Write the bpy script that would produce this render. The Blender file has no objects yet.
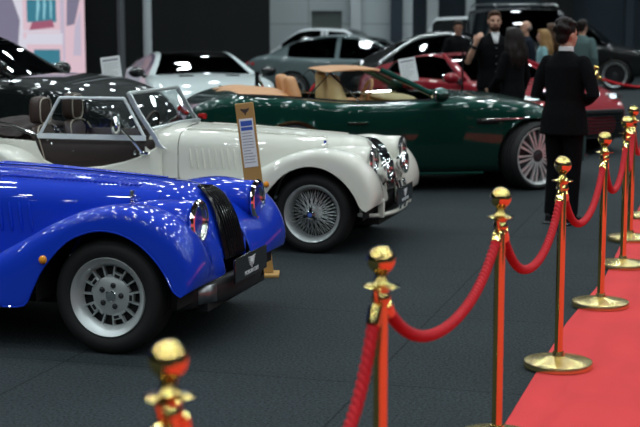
import bpy, bmesh, math, random
from mathutils import Vector, Matrix
random.seed(7)
SC = bpy.context.scene
COL = SC.collection
PI = math.pi
R = math.radians

# ------------------------------------------------------------------ materials
def nmat(name):
    m = bpy.data.materials.new(name); m.use_nodes = True
    nt = m.node_tree
    return m, nt, nt.nodes['Principled BSDF']

def mat(name, col, rough=.5, metal=0., coat=0., var=0., vscale=20., bump=0., bscale=200., spec=.5, emit=None, es=1., trans=0., ior=1.45, sheen=0.):
    m, nt, b = nmat(name)
    c4 = (col[0], col[1], col[2], 1)
    b.inputs['Base Color'].default_value = c4
    b.inputs['Roughness'].default_value = rough
    b.inputs['Metallic'].default_value = metal
    b.inputs['Coat Weight'].default_value = coat
    b.inputs['Coat Roughness'].default_value = .0
    b.inputs['Specular IOR Level'].default_value = spec
    b.inputs['Transmission Weight'].default_value = trans
    b.inputs['IOR'].default_value = ior
    b.inputs['Sheen Weight'].default_value = sheen
    tc = nt.nodes.new('ShaderNodeTexCoord')
    nz = nt.nodes.new('ShaderNodeTexNoise'); nz.inputs['Scale'].default_value = vscale
    nt.links.new(tc.outputs['Object'], nz.inputs['Vector'])
    if var > 0:
        mx = nt.nodes.new('ShaderNodeMix'); mx.data_type = 'RGBA'
        mx.inputs['A'].default_value = tuple(max(0, x*(1-var)) for x in col)+(1,)
        mx.inputs['B'].default_value = tuple(min(1, x*(1+var)) for x in col)+(1,)
        nt.links.new(nz.outputs['Fac'], mx.inputs['Factor'])
        nt.links.new(mx.outputs['Result'], b.inputs['Base Color'])
    else:                                   # faint unevenness of the finish
        mr = nt.nodes.new('ShaderNodeMapRange')
        mr.inputs['To Min'].default_value = max(0, rough-.015); mr.inputs['To Max'].default_value = rough+.02
        nt.links.new(nz.outputs['Fac'], mr.inputs['Value']); nt.links.new(mr.outputs['Result'], b.inputs['Roughness'])
    if bump > 0:
        n2 = nt.nodes.new('ShaderNodeTexNoise'); n2.inputs['Scale'].default_value = bscale
        bp = nt.nodes.new('ShaderNodeBump'); bp.inputs['Strength'].default_value = bump; bp.inputs['Distance'].default_value = .01
        nt.links.new(tc.outputs['Object'], n2.inputs['Vector'])
        nt.links.new(n2.outputs['Fac'], bp.inputs['Height']); nt.links.new(bp.outputs['Normal'], b.inputs['Normal'])
    if emit:
        b.inputs['Emission Color'].default_value = tuple(emit)+(1,); b.inputs['Emission Strength'].default_value = es
    return m

def glass(name, tint=(.6, .65, .65), gloss_rough=.01, fres=1.5):
    """thin pane: tinted see-through plus mirror reflection growing at grazing angles"""
    m = bpy.data.materials.new(name); m.use_nodes = True
    nt = m.node_tree; nt.nodes.clear()
    out = nt.nodes.new('ShaderNodeOutputMaterial'); mx = nt.nodes.new('ShaderNodeMixShader')
    tr = nt.nodes.new('ShaderNodeBsdfTransparent'); tr.inputs['Color'].default_value = tuple(tint)+(1,)
    gl = nt.nodes.new('ShaderNodeBsdfGlossy'); gl.inputs['Roughness'].default_value = gloss_rough
    fr = nt.nodes.new('ShaderNodeFresnel'); fr.inputs['IOR'].default_value = fres
    ge = nt.nodes.new('ShaderNodeNewGeometry'); mi = nt.nodes.new('ShaderNodeMapRange')
    mi.inputs['To Min'].default_value = fres; mi.inputs['To Max'].default_value = 1/fres
    nt.links.new(ge.outputs['Backfacing'], mi.inputs['Value']); nt.links.new(mi.outputs['Result'], fr.inputs['IOR'])
    nt.links.new(fr.outputs['Fac'], mx.inputs['Fac']); nt.links.new(tr.outputs['BSDF'], mx.inputs[1]); nt.links.new(gl.outputs['BSDF'], mx.inputs[2])
    nt.links.new(mx.outputs['Shader'], out.inputs['Surface'])
    return m

def paint(name, col, metal=0., rough=.3):
    m = mat(name, col, .5 if metal < .3 else rough, metal, coat=1., spec=.12)
    return m

M = {}
M['blue'] = paint('blue_paint', (.004, .036, .47))
M['cream'] = paint('cream_paint', (.66, .65, .58))
M['green'] = paint('green_paint', (.0025, .034, .024), metal=.5, rough=.34)
M['blackgreen'] = paint('dark_paint', (.004, .0065, .0065))
M['silverwhite'] = paint('pale_silver_paint', (.50, .56, .56))
M['grey'] = paint('grey_paint', (.11, .145, .15), metal=.1)
M['black'] = paint('black_paint', (.006, .007, .007))
M['red'] = paint('red_paint', (.22, .006, .014), metal=.0)
M['white'] = paint('white_paint', (.72, .76, .78))
M['chrome'] = mat('chrome', (.8, .82, .82), .05, 1.)
M['alu'] = mat('silver_alloy', (.62, .64, .64), .28, .5)
M['rimsilver'] = mat('bright_alloy', (.50, .53, .53), .30, .5)
M['satin'] = mat('satin_silver', (.68, .72, .72), .28, .6)
M['gunmetal'] = mat('gunmetal', (.12, .125, .13), .2, .9)
M['alu_dark'] = mat('dark_alloy', (.05, .05, .055), .35, .6)
M['tyre'] = mat('tyre_rubber', (.0065, .0065, .007), .7, bump=.15, bscale=120)
M['rubber'] = mat('black_rubber', (.008, .008, .009), .5)
M['gloss_black'] = mat('gloss_black', (.006, .006, .007), .18, coat=.6)
M['dark'] = mat('dark_void', (.004, .004, .005), .8)
M['mesh_black'] = mat('matt_black_plastic', (.012, .012, .013), .45)
M['gold'] = mat('polished_gold', (.84, .62, .22), .07, 1.)
M['brass'] = mat('satin_brass', (.76, .60, .26), .27, 1., var=.1, vscale=9)
M['rope'] = mat('red_rope', (.42, .010, .016), .62, var=.2, vscale=60, bump=.3, bscale=400, spec=.2)
M['glass'] = glass('clear_glass', (.86, .89, .88))
M['tint'] = glass('tinted_glass', (.10, .12, .12), fres=1.6)
M['privacy'] = glass('dark_glass', (.03, .035, .035), fres=1.6)
M['pane'] = glass('side_pane', (.88, .90, .90), fres=1.28)
M['lens'] = glass('lamp_lens', (.92, .94, .94), fres=1.45)
M['reflector'] = mat('lamp_reflector', (.85, .86, .86), .12, 1.)
M['amber'] = mat('amber_lens', (.75, .27, .02), .15, coat=.6)
M['redlens'] = mat('red_lens', (.42, .01, .012), .12, coat=.8)
M['brown'] = mat('brown_leather', (.040, .022, .017), .5, bump=.25, bscale=300, var=.2)
M['trim_brown'] = mat('brown_trim_panel', (.030, .018, .016), .55, bump=.2, bscale=260)
M['piping'] = mat('pale_piping', (.42, .36, .29), .5)
M['tan'] = mat('tan_leather', (.50, .25, .11), .5, var=.12, bump=.15, bscale=300)
M['beige'] = mat('beige_leather', (.48, .37, .17), .5, var=.12, bump=.15, bscale=300)
M['fabric_dark'] = mat('dark_brown_canvas', (.030, .020, .018), .85, var=.3, vscale=30, bump=.4, bscale=160)
M['ply'] = mat('tan_board', (.42, .24, .075), .5, var=.12, vscale=9)
M['paper'] = mat('white_paper', (.74, .75, .76), .7, var=.04)
M['ink_blue'] = mat('blue_print', (.04, .10, .42), .6)
M['ink_grey'] = mat('grey_print', (.28, .29, .31), .6)
M['ink_dark'] = mat('dark_print', (.05, .035, .03), .6)
M['white_mark'] = mat('white_lettering', (.78, .80, .82), .4)
M['post_grey'] = mat('grey_post', (.13, .14, .15), .5, .3)
M['post_white'] = mat('white_post', (.52, .56, .58), .5)
M['steel'] = mat('brushed_steel', (.45, .46, .47), .3, 1.)

# ------------------------------------------------------------------ mesh helpers
class MB:
    def __init__(s): s.bm = bmesh.new(); s.mi = 0
    def face(s, vs):
        try:
            f = s.bm.faces.new(vs); f.material_index = s.mi; return f
        except ValueError: return None
    def grid(s, rows, cu=False, cv=False, cap=False):
        vr = [[s.bm.verts.new(p) for p in r] for r in rows]
        n = len(vr); m = len(vr[0])
        for i in range(n if cu else n-1):
            for j in range(m if cv else m-1):
                a, b = vr[i], vr[(i+1) % n]
                s.face([a[j], a[(j+1) % m], b[(j+1) % m], b[j]])
        if cap and cv:
            s.face(list(reversed(vr[0]))); s.face(vr[-1])
        return s
    def tube(s, pts, r, n=8, cap=True, closed=False):
        pts = [Vector(p) for p in pts]; k = len(pts)
        rs = r if isinstance(r, (list, tuple)) else [r]*k
        rows = []; nrm = None
        for i, p in enumerate(pts):
            if closed: t = pts[(i+1) % k]-pts[i-1]
            else: t = pts[min(i+1, k-1)]-pts[max(i-1, 0)]
            t.normalize()
            if nrm is None:
                nrm = t.orthogonal().normalized()
            else:
                nrm = (nrm-t*nrm.dot(t)); nrm = nrm.normalized() if nrm.length > 1e-6 else t.orthogonal().normalized()
            bi = t.cross(nrm)
            rows.append([p+(nrm*math.cos(2*PI*j/n)+bi*math.sin(2*PI*j/n))*rs[i] for j in range(n)])
        s.grid(rows, cu=closed, cv=True, cap=cap and not closed)
        return s
    def box(s, x0, y0, z0, x1, y1, z1, mx=None):
        ps = [Vector((x, y, z)) for x in (x0, x1) for y in (y0, y1) for z in (z0, z1)]
        if mx is not None: ps = [mx @ p for p in ps]
        v = [s.bm.verts.new(p) for p in ps]
        for q in ((0, 1, 3, 2), (4, 6, 7, 5), (0, 4, 5, 1), (2, 3, 7, 6), (0, 2, 6, 4), (1, 5, 7, 3)):
            s.face([v[i] for i in q])
        return s
    def lathe(s, prof, n=32, axis='z', c=(0, 0, 0), cap=False, a0=0., a1=2*PI):
        full = abs(a1-a0-2*PI) < 1e-6
        rows = []
        for i in range(n if full else n+1):
            a = a0+(a1-a0)*i/n; row = []
            for (r, h) in prof:
                ca, sa = r*math.cos(a), r*math.sin(a)
                p = {'z': (ca, sa, h), 'y': (ca, h, sa), 'x': (h, ca, sa)}[axis]
                row.append((p[0]+c[0], p[1]+c[1], p[2]+c[2]))
            rows.append(row)
        s.grid(rows, cu=full)
        bmesh.ops.remove_doubles(s.bm, verts=s.bm.verts, dist=1e-6)
        return s
    def ell(s, c, r, nu=20, nv=12, mx=None):
        rows = []
        for i in range(nv+1):
            t = PI*i/nv
            row = []
            for j in range(nu):
                a = 2*PI*j/nu
                p = Vector((r[0]*math.sin(t)*math.cos(a), r[1]*math.sin(t)*math.sin(a), r[2]*math.cos(t)))
                if mx is not None: p = mx @ p
                row.append(p+Vector(c))
            rows.append(row)
        s.grid(rows, cv=True)
        bmesh.ops.remove_doubles(s.bm, verts=s.bm.verts, dist=1e-7)
        return s
    def prism(s, poly, h0, h1, plane='xz'):
        def P(a, b, h): return {'xz': (a, h, b), 'xy': (a, b, h), 'yz': (h, a, b)}[plane]
        a = [s.bm.verts.new(P(x, y, h0)) for x, y in poly]; b = [s.bm.verts.new(P(x, y, h1)) for x, y in poly]
        n = len(poly)
        s.face(list(reversed(a))); s.face(b)
        for i in range(n): s.face([a[i], a[(i+1) % n], b[(i+1) % n], b[i]])
        return s
    def mesh(s, name, mats, smooth=True, fix=True, angle=40):
        if fix: bmesh.ops.recalc_face_normals(s.bm, faces=s.bm.faces)
        me = bpy.data.meshes.new(name); s.bm.to_mesh(me); s.bm.free()
        for m in (mats if isinstance(mats, (list, tuple)) else [mats]): me.materials.append(m)
        if smooth:
            me.shade_smooth()
            if angle < 180: me.set_sharp_from_angle(angle=R(angle))
        return me
    def build(s, name, mats, parent=None, sub=0, bevel=0., solid=0., loc=None, **k):
        o = link(name, s.mesh(name, mats, **k), parent)
        if loc: o.location = loc
        if solid:
            md = o.modifiers.new('solid', 'SOLIDIFY'); md.thickness = solid; md.offset = -1
        if bevel:
            md = o.modifiers.new('bevel', 'BEVEL'); md.width = bevel; md.segments = 3; md.limit_method = 'ANGLE'; md.angle_limit = R(35)
        if sub:
            md = o.modifiers.new('sub', 'SUBSURF'); md.levels = sub; md.render_levels = sub
        return o

def link(name, me, parent=None):
    o = bpy.data.objects.new(name, me); COL.objects.link(o)
    if parent: o.parent = parent
    return o

def thing(name, label, cat, loc=(0, 0, 0), rz=0., group=None):
    o = bpy.data.objects.new(name, None); COL.objects.link(o)
    o.location = loc; o.rotation_euler = (0, 0, rz); o.empty_display_size = .1
    o['label'] = label; o['category'] = cat
    if group: o['group'] = group
    return o
def tag(o, label, cat, group=None):
    o['label'] = label; o['category'] = cat
    if group: o['group'] = group
    return o
def struct(o): o['kind'] = 'structure'; return o

def evaluated(o):
    dg = bpy.context.evaluated_depsgraph_get(); dg.update()
    me = bpy.data.meshes.new_from_object(o.evaluated_get(dg), depsgraph=dg)
    return me
def kill(o):
    me = o.data; bpy.data.objects.remove(o)
    if me and me.users == 0:
        (bpy.data.meshes if isinstance(me, bpy.types.Mesh) else bpy.data.curves).remove(me)

def text(name, s, size, parent, mx, m, ext=.0006, align='CENTER'):
    cu = bpy.data.curves.new(name, 'FONT'); cu.body = s; cu.size = size; cu.align_x = align; cu.align_y = 'CENTER'; cu.extrude = ext
    t = bpy.data.objects.new(name, cu); COL.objects.link(t)
    me = evaluated(t); kill(t)
    me.transform(mx); me.materials.clear(); me.materials.append(m)
    return link(name, me, parent)

def copy_tree(o, parent=None):
    c = o.copy(); COL.objects.link(c)
    if parent: c.parent = parent
    for ch in list(o.children): copy_tree(ch, c)
    return c

def itp(tab, x):
    """smooth interpolation through a table of (x, value), x ascending"""
    if x <= tab[0][0]: return tab[0][1]
    for (a, va), (b, vb) in zip(tab, tab[1:]):
        if x <= b:
            t = (x-a)/(b-a); return va+(vb-va)*t
    return tab[-1][1]

def spline(pts, k=6):
    """Catmull-Rom through points of any dimension"""
    P = [tuple(p) for p in pts]; n = len(P); out = []
    for i in range(n-1):
        p0 = P[max(i-1, 0)]; p1 = P[i]; p2 = P[i+1]; p3 = P[min(i+2, n-1)]
        for j in range(k):
            t = j/k
            out.append(tuple(.5*((2*b)+(-a+c)*t+(2*a-5*b+4*c-d)*t*t+(-a+3*b-3*c+d)*t**3) for a, b, c, d in zip(p0, p1, p2, p3)))
    out.append(P[-1]); return out
# ------------------------------------------------------------------ wheels (axis = y, outer face = -y)
def tyre_prof(Rr, W, rim):
    h = W/2
    pr = [(rim-.012, -h+.03), (rim, -h+.012), (rim+.012, -h+.001), (rim+(Rr-rim)*.45, -h-.006), (Rr-.03, -h), (Rr-.012, -h+.012), (Rr-.001, -h+.03)]
    for k in (-.5, -.18, .18, .5):
        y = k*h*1.1; pr += [(Rr, y-.006), (Rr-.008, y-.003), (Rr-.008, y+.003), (Rr, y+.006)]
    pr += [(Rr-.001, h-.03), (Rr-.012, h-.012), (rim+.01, h), (rim-.012, h-.02)]
    return pr

def disc_wheel(key, Rr, W, rim):
    """silver rim with a bolted face, short radial fins and square slots"""
    d = {}
    d['wheel'] = MB().lathe(tyre_prof(Rr, W, rim), 56, 'y').mesh('wheel', M['tyre'])
    h = W/2
    d['rim'] = MB().lathe([(rim-.02, h-.02), (rim-.03, -h+.075), (rim-.048, -h+.06), (rim-.030, -h+.02), (rim-.012, -h+.004), (rim+.002, -h-.004), (rim+.006, -h+.004), (rim-.004, -h+.02)], 56, 'y').mesh('rim', M['rimsilver'])
    f = MB()
    yf = -h+.05
    f.lathe([(0, yf-.004), (.098, yf-.004), (.104, yf), (.104, yf+.02)], 40, 'y')
    n = 15; ro = rim-.044
    for i in range(n):
        a = 2*PI*i/n; mx = Matrix.Rotation(-a, 4, 'Y')
        f.box(.098, yf-.002, -.0045, ro+.01, yf+.024, .0045, mx)
        if i % 3 == 0:
            a2 = a+PI/n*1.0; m2 = Matrix.Rotation(-a2, 4, 'Y')
            f.box(.100, yf-.008, -.022, .128, yf+.02, .022, m2)
        elif i % 3 == 1:
            m2 = Matrix.Rotation(-a-PI/n, 4, 'Y')
            f.box(.098, yf-.004, -.014, .112, yf+.018, .014, m2)
    d['wheel_face'] = f.mesh('wheel_face', M['rimsilver'])
    s = MB()
    for i in range(5):
        a = 2*PI*i/5+PI/2; m2 = Matrix.Rotation(-a, 4, 'Y')
        s.box(.112, yf-.011, -.014, .122, yf-.0085, .014, Matrix.Rotation(-a-PI/15, 4, 'Y'))
    d['slot'] = None
    d['face_slot'] = [MB().box(.106, yf-.0095, -.015, .122, yf-.006, .015, Matrix.Rotation(-2*PI*i/15-PI/15, 4, 'Y')).mesh('face_slot', M['dark']) for i in range(0, 15, 3)]
    s.bm.free(); del d['slot']
    b = MB().lathe([(0, yf+.026), (rim-.035, yf+.028)], 40, 'y')
    d['brake_backing'] = b.mesh('brake_backing', M['dark'])
    d['lug_nut'] = []
    for i in range(5):
        a = 2*PI*i/5+PI/2; c = (.058*math.cos(a), yf-.004, .058*math.sin(a))
        nuts = MB(); nuts.lathe([(.016, 0), (.016, -.002), (.010, -.004), (.009, -.016), (0, -.018)], 8, 'y', c)
        d['lug_nut'].append(nuts.mesh('lug_nut', M['alu_dark']))
    d['hub_cap'] = MB().lathe([(.030, yf-.003), (.030, yf-.012), (.026, yf-.016), (0, yf-.018)], 24, 'y').mesh('hub_cap', M['chrome'])
    return d

def wire_wheel(key, Rr, W, rim):
    d = {}; h = W/2
    d['wheel'] = MB().lathe(tyre_prof(Rr, W, rim), 56, 'y').mesh('wheel', M['tyre'])
    d['rim'] = MB().lathe([(rim-.02, h-.02), (rim-.035, 0), (rim-.03, -h+.05), (rim-.022, -h+.03), (rim-.012, -h+.004), (rim+.002, -h-.006), (rim+.006, -h+.004), (rim-.004, -h+.02)], 56, 'y').mesh('rim', M['rimsilver'])
    s = MB(); n = 36
    for i in range(n):
        a = 2*PI*i/n
        for (sg, rh, yh, ro, yo) in ((1, .045, -h+.006, rim-.026, -h+.045), (-1, .045, -h+.02, rim-.03, -.01)):
            a2 = a+sg*R(22 if i % 2 else -22)
            s.tube([(rh*math.cos(a), yh, rh*math.sin(a)), (ro*math.cos(a2), yo, ro*math.sin(a2))], .0021, 5)
    d['wire_spokes'] = s.mesh('wire_spokes', M['rimsilver'])
    d['hub'] = MB().lathe([(.05, .05), (.048, -h+.0), (.040, -h-.012), (.036, -h-.02)], 24, 'y').mesh('hub', M['rimsilver'])
    sp = MB().lathe([(.036, -h-.02), (.040, -h-.024), (.034, -h-.04), (.020, -h-.05), (0, -h-.052)], 8, 'y')
    for i in range(3):
        sp.box(.02, -h-.05, -.011, .056, -h-.028, .011, Matrix.Rotation(2*PI*i/3+.4, 4, 'Y'))
    d['spinner'] = sp.mesh('spinner', M['chrome'])
    d['hub_emblem'] = MB().lathe([(.017, -h-.0525), (0, -h-.0535)], 20, 'y').mesh('hub_emblem', M['ink_blue'])
    d['brake_drum'] = MB().lathe([(0, .02), (.14, .02), (.14, .07)], 32, 'y').mesh('brake_drum', M['dark'])
    return d

def spoke_wheel(key, Rr, W, rim, n=10, twin=True, face=None, dark=None):
    d = {}; h = W/2
    d['wheel'] = MB().lathe(tyre_prof(Rr, W, rim), 48, 'y').mesh('wheel', M['tyre'])
    d['rim'] = MB().lathe([(rim-.02, h-.02), (rim-.03, -h+.07), (rim-.024, -h+.02), (rim-.012, -h+.002), (rim+.002, -h-.003), (rim+.005, -h+.004), (rim-.004, -h+.02)], 48, 'y').mesh('rim', M['alu'])
    s = MB()
    for i in range(n):
        a = 2*PI*i/n
        for da in ((-.10, .10) if twin else (0,)):
            mx = Matrix.Rotation(-a, 4, 'Y')
            w = .010 if twin else .016
            def q(r, t, y): 
                return mx @ Vector((r, y, t))
            r0, r1 = .055, rim-.018
            t0, t1 = (da*.10, da*r1*1.15)
            rows = []
            for (r, t, y, ww) in ((r0, t0, -h+.036, w*.9), ((r0+r1)/2, (t0+t1)/2, -h+.018, w*.9), (r1, t1, -h+.02, w*1.2)):
                rows.append([q(r, t-ww, y), q(r, t+ww, y), q(r, t+ww*.7, y+.03), q(r, t-ww*.7, y+.03)])
            s.grid(rows, cv=True, cap=True)
    d['spokes'] = s.mesh('spokes', face or M['alu'])
    d['hub_cap'] = MB().lathe([(.075, -h+.06), (.070, -h+.036), (.034, -h+.028), (.030, -h+.022), (0, -h+.021)], 24, 'y').mesh('hub_cap', dark or M['alu_dark'])
    d['brake_disc'] = MB().lathe([(0, -h+.09), (rim-.06, -h+.09), (rim-.06, -h+.11)], 36, 'y').mesh('brake_disc', M['alu_dark'])
    return d

WH = {}
def put_wheel(style, parent, x, y, z, steer=0., spin=0.):
    d = WH[style]
    far = y > 0
    w = link('wheel', d['wheel'], parent); w.location = (x, y, z)
    w.rotation_euler = (0, spin, (PI if far else 0)+steer)
    for k, me in d.items():
        if k != 'wheel':
            for m_ in (me if isinstance(me, list) else [me]): link(k, m_, w)
    return w
WH['slot'] = disc_wheel('slot', .307, .20, .206)
WH['wire'] = wire_wheel('wire', .302, .18, .212)
WH['twin'] = spoke_wheel('twin', .352, .27, .292, 10, True)
WH['suv'] = spoke_wheel('suv', .375, .27, .29, 10, False, M['alu_dark'])
WH['plain'] = spoke_wheel('plain', .335, .24, .255, 5, True)
# ------------------------------------------------------------------ classic open roadster (x forward from the front axle, centred in y)
WING = [  # crest x,z  lip x,z
 (-1.62, .270, -1.62, .235), (-1.15, .300, -1.15, .232), (-.86, .400, -.84, .232), (-.60, .535, -.58, .238), (-.46, .608, -.455, .25),
 (-.365, .662, -.405, .335), (-.25, .715, -.335, .46), (-.11, .765, -.20, .60), (.03, .788, -.05, .662), (.14, .788, .085, .658),
 (.25, .768, .20, .608), (.35, .722, .29, .53), (.43, .648, .348, .452), (.483, .555, .378, .39), (.502, .455, .405, .358), (.486, .372, .436, .342)]
WSEC = [(.742, 1.02), (.748, .97), (.744, .80), (.742, .55), (.736, .34), (.720, .17), (.69, .06), (.64, .005), (.58, 0.), (.51, .04), (.44, .15), (.38, .28), (.31, .38), (.22, .44), (.14, .47)]
DW = .075
def wing_mesh(sec, st, sg, k=3):
    rows = []
    for (cx, cz, lx, lz) in spline(st, k):
        rows.append([(cx+(lx-cx)*w, sg*(y+DW), cz+(lz-cz)*w) for (y, w) in sec])
    return rows

def half_loft(mb, secs):
    """secs: list of (x, half section [(y,z)...] from the foot to the centre); mirrored"""
    rows = []
    for x, hs in secs:
        L = [(x if len(p) < 3 else p[2], -p[0], p[1]) for p in hs]
        Rr = [(x if len(p) < 3 else p[2], p[0], p[1]) for p in reversed(hs[:-1])]
        rows.append(L+Rr)
    mb.grid(rows); return mb

def roadster(name, label, loc, paint_m, wheel, opt):
    root = thing(name, label, 'car', loc)
    white = opt['white']
    RA = -2.75                                        # rear axle
    # ---- wings
    for sg in (-1, 1):
        mb = MB(); mb.grid(wing_mesh(WSEC, WING, sg))
        w = mb.build('front_wing', paint_m, root, sub=1, solid=.006, angle=180)
        bead = [(lx, sg*(.744+DW), lz) for (cx, cz, lx, lz) in spline(WING[3:], 3)]
        MB().tube(bead, .0055, 6).build('wing_bead', paint_m, w)
        st = []
        for (cx, cz) in [(-2.14, .255), (-2.17, .40), (-2.26, .56), (-2.42, .68), (-2.62, .745), (-2.85, .745), (-3.05, .685), (-3.2, .56), (-3.28, .42), (-3.30, .27)]:
            dx, dz = cx-RA, cz-.307; l = math.hypot(dx, dz)
            k = .385/l
            st.append((cx, cz, RA+dx*k if cz > .3 else cx+(.03 if cx > RA else -.03)*-1, max(.307+dz*k, .25)))
        mb = MB(); mb.grid(wing_mesh([(.742, 1.02), (.748, .97), (.745, .7), (.742, .4), (.73, .2), (.70, .07), (.65, .0), (.58, 0), (.50, .03), (.44, .06)], st, sg))
        rw = mb.build('rear_wing', paint_m, root, sub=1, solid=.006, angle=180)
        MB().tube([(lx, sg*(.744+DW), lz) for (cx, cz, lx, lz) in spline(st, 3)], .0055, 6).build('wing_bead', paint_m, rw)
        MB().box(-2.16, sg*.46, .225, -1.25, sg*(.735+DW), .262).build('running_board', paint_m, root, bevel=.012)
        # inner arch (dark)
        a = MB()
        a.lathe([(.40, -.01), (.40, .33)], 24, 'y', (0, -.70-DW if sg < 0 else .37+DW, .31), a0=R(-6), a1=R(186))
        a.lathe([(.06, 0), (.40, 0)], 24, 'y', (0, sg*.37, .31), a0=R(-6), a1=R(186))
        a.build('wheel_arch', M['dark'], root)
        a = MB()
        a.lathe([(.38, -.01), (.38, .26)], 24, 'y', (RA, -.70-DW if sg < 0 else .44+DW, .31), a0=R(-6), a1=R(186))
        a.lathe([(.06, 0), (.38, 0)], 24, 'y', (RA, sg*.45, .31), a0=R(-6), a1=R(186))
        a.build('wheel_arch', M['dark'], root)
    # ---- bonnet, nose, scuttle
    def bsec(x, w, zt, zb=.46, rnd=.17):
        return (x, [(w, zb), (w*1.0, zb+.1), (w, zt-rnd), (w*.965, zt-rnd*.62), (w*.86, zt-rnd*.30), (w*.66, zt-rnd*.11), (w*.36, zt-.008), (0, zt)])
    half_loft(m1 := MB(), [bsec(-1.18, .455, .902), bsec(-.8, .405, .892), bsec(-.4, .345, .872), bsec(-.1, .30, .855), bsec(.085, .275, .842)])
    bon = m1.build('bonnet', paint_m, root, sub=2, angle=180)
    # centre hinge with louvres either side and side louvres
    MB().tube([(x, 0, z) for x, z in ((-1.18, .905), (-.8, .895), (-.4, .875), (.08, .846))], .006, 6).build('bonnet_hinge', M['chrome'] if not white else paint_m, bon)
    n = 44
    LV = {-1: MB(), 1: MB()}
    for i in range(n):
        x = -1.15+1.10*i/(n-1)
        zt = itp([(-1.18, .902), (-.8, .892), (-.4, .872), (-.1, .855), (.1, .842)], x); w = itp([(-1.18, .455), (-.8, .405), (-.4, .345), (.085, .275)], x)
        for sg in (-1, 1):
            for fy, dz in ((.27, .006), (.62, .018)) if not white else ((.62, .018),):
                LV[sg].ell((x, sg*w*fy, zt-dz-.002), (.0075, w*.13, .009), 8, 6)
    for sg in (-1, 1): LV[sg].build('bonnet_louvres', paint_m, bon)
    SL = {-1: MB(), 1: MB()}
    for i in range(9):
        x = -1.08+.056*i if not white else -1.08+.05*i
        w = itp([(-1.18, .455), (-.8, .405), (-.4, .345), (.085, .275)], x)
        for sg in (-1, 1):
            SL[sg].ell((x, sg*(w+.001), .655), (.011, .011, .085), 8, 8, Matrix.Rotation(R(-7), 3, 'Y'))
    for sg in (-1, 1): SL[sg].build('side_louvres', paint_m, bon)
    for sg in (-1, 1):
        for x in ((-.02,) if white else (-.045,)):
            ct = MB()
            y = sg*.306; ct.box(x-.011, y-.016, .755, x+.011, y+.014, .815); ct.box(x-.024, y-.020, .778, x+.024, y+.018, .787); ct.ell((x, y*1.03, .752), (.014, .012, .014), 8, 6)
            ct.build('bonnet_catch', M['chrome'], bon, bevel=.002)
    # nose cowl
    prof = [(.085, .840), (.14, .836), (.195, .824), (.245, .803), (.29, .770), (.33, .722), (.362, .66), (.39, .585), (.41, .51), (.425, .44)]
    secs = []
    for i, (x, z) in enumerate(prof):
        w = .275-.075*min(1, (x-.085)/.2)
        zb = .40
        h = z-zb
        r = min(.17, h*.8)
        xs = x
        secs.append((x, [(w*1.02, zb), (w*1.02, zb+h*.3), (w, z-r), (w*.955, z-r*.60), (w*.84, z-r*.28), (w*.64, z-r*.09), (w*.36, z-.006), (0, z)]))
    half_loft(m1 := MB(), secs)
    nose = m1.build('nose_cowl', paint_m, root, sub=2, angle=180)
    # radiator grille lying on the front of the cowl
    gp = spline([(.25, .800), (.295, .770), (.335, .722), (.37, .65), (.395, .57), (.418, .47), (.428, .42)], 5)
    def gw(i): t = i/(len(gp)-1); return .060+.085*min(1, t*1.5)**.6 if t > 0 else .035
    bk = MB(); rows = []
    for i, (x, z) in enumerate(gp):
        w = gw(i); rows.append([(x+.012-.10*(a*w)**2*3, a*w, z+.005) for a in (-1, -.6, -.2, .2, .6, 1)])
    bk.grid(rows)
    bk.build('grille_backing', M['dark'], root)
    bars = MB(); nb = 4
    bm_ = M['chrome'] if white else M['gloss_black']
    for j in range(-nb, nb+1):
        pts = []
        for i, (x, z) in enumerate(gp):
            y = j*.0325
            if abs(y) > gw(i)-.004: continue
            pts.append((x+.022-.3*y*y, y, z+.01))
        if len(pts) > 2: bars.tube(pts, .0078, 8)
    bars.build('grille_bars', bm_, root)
    sur = [(x+.016-.3*gw(i)**2, -gw(i), z+.008) for i, (x, z) in reversed(list(enumerate(gp)))]
    sur += [(gp[0][0]-.018, -.018, gp[0][1]+.012), (gp[0][0]-.018, .018, gp[0][1]+.012)]
    sur += [(x+.016-.3*gw(i)**2, gw(i), z+.008) for i, (x, z) in enumerate(gp)]
    MB().tube(sur, .011, 8).build('grille_surround', M['chrome'] if white else M['gloss_black'], root)
    # front apron between wing and nose, black crash bar or painted bumper, plate
    for sg in (-1, 1):
        ap = MB()
        ap.grid([[(.43-.02*k, sg*(.20+.05*k), z) for k in range(7)] for z in (.50, .43, .36, .29)])
        ap.build('front_apron', paint_m, root, solid=.01)
    if white:
        b = MB()
        path = spline([(.33, -.62, .29), (.43, -.52, .275), (.49, -.28, .265), (.51, 0, .262), (.49, .28, .265), (.43, .52, .275), (.33, .62, .29)], 5)
        b.grid([[(x+dx, y, z+dz) for dx, dz in ((-.025, -.02), (.012, -.016), (.016, .0), (.012, .016), (-.025, .02))] for x, y, z in path], cv=True, cap=True)
        b.build('front_bumper', paint_m, root, sub=1, angle=180)
        for y in (-.47, .47):
            u = MB(); u.grid([[(.47+dx, y+dy, z) for dx, dy in ((-.03, -.018), (.018, -.018), (.02, .018), (-.03, .018))] for z in (.255, .33, .40)], cv=True, cap=True)
            u.build('bumper_upright', paint_m, root, bevel=.008)
        for y in (-.075, .075):
            MB().grid([[(x, y+d, z) for d in (-.032, .032)] for x, z in ((.515, .50), (.535, .43), (.538, .34), (.525, .27))]).build('overrider', M['chrome'], root, solid=.012, bevel=.004)
        MB().grid([[(.40, y, z) for y in (-.45, -.2, 0, .2, .45)] for z in (.27, .40)]).build('lower_grille', M['dark'], root, solid=.02)
    else:
        b = MB()
        path = spline([(.30, -.64, 0), (.40, -.56, 0), (.47, -.38, 0), (.503, -.15, 0), (.508, 0, 0), (.503, .15, 0), (.47, .38, 0), (.40, .56, 0), (.30, .64, 0)], 4)
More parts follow.
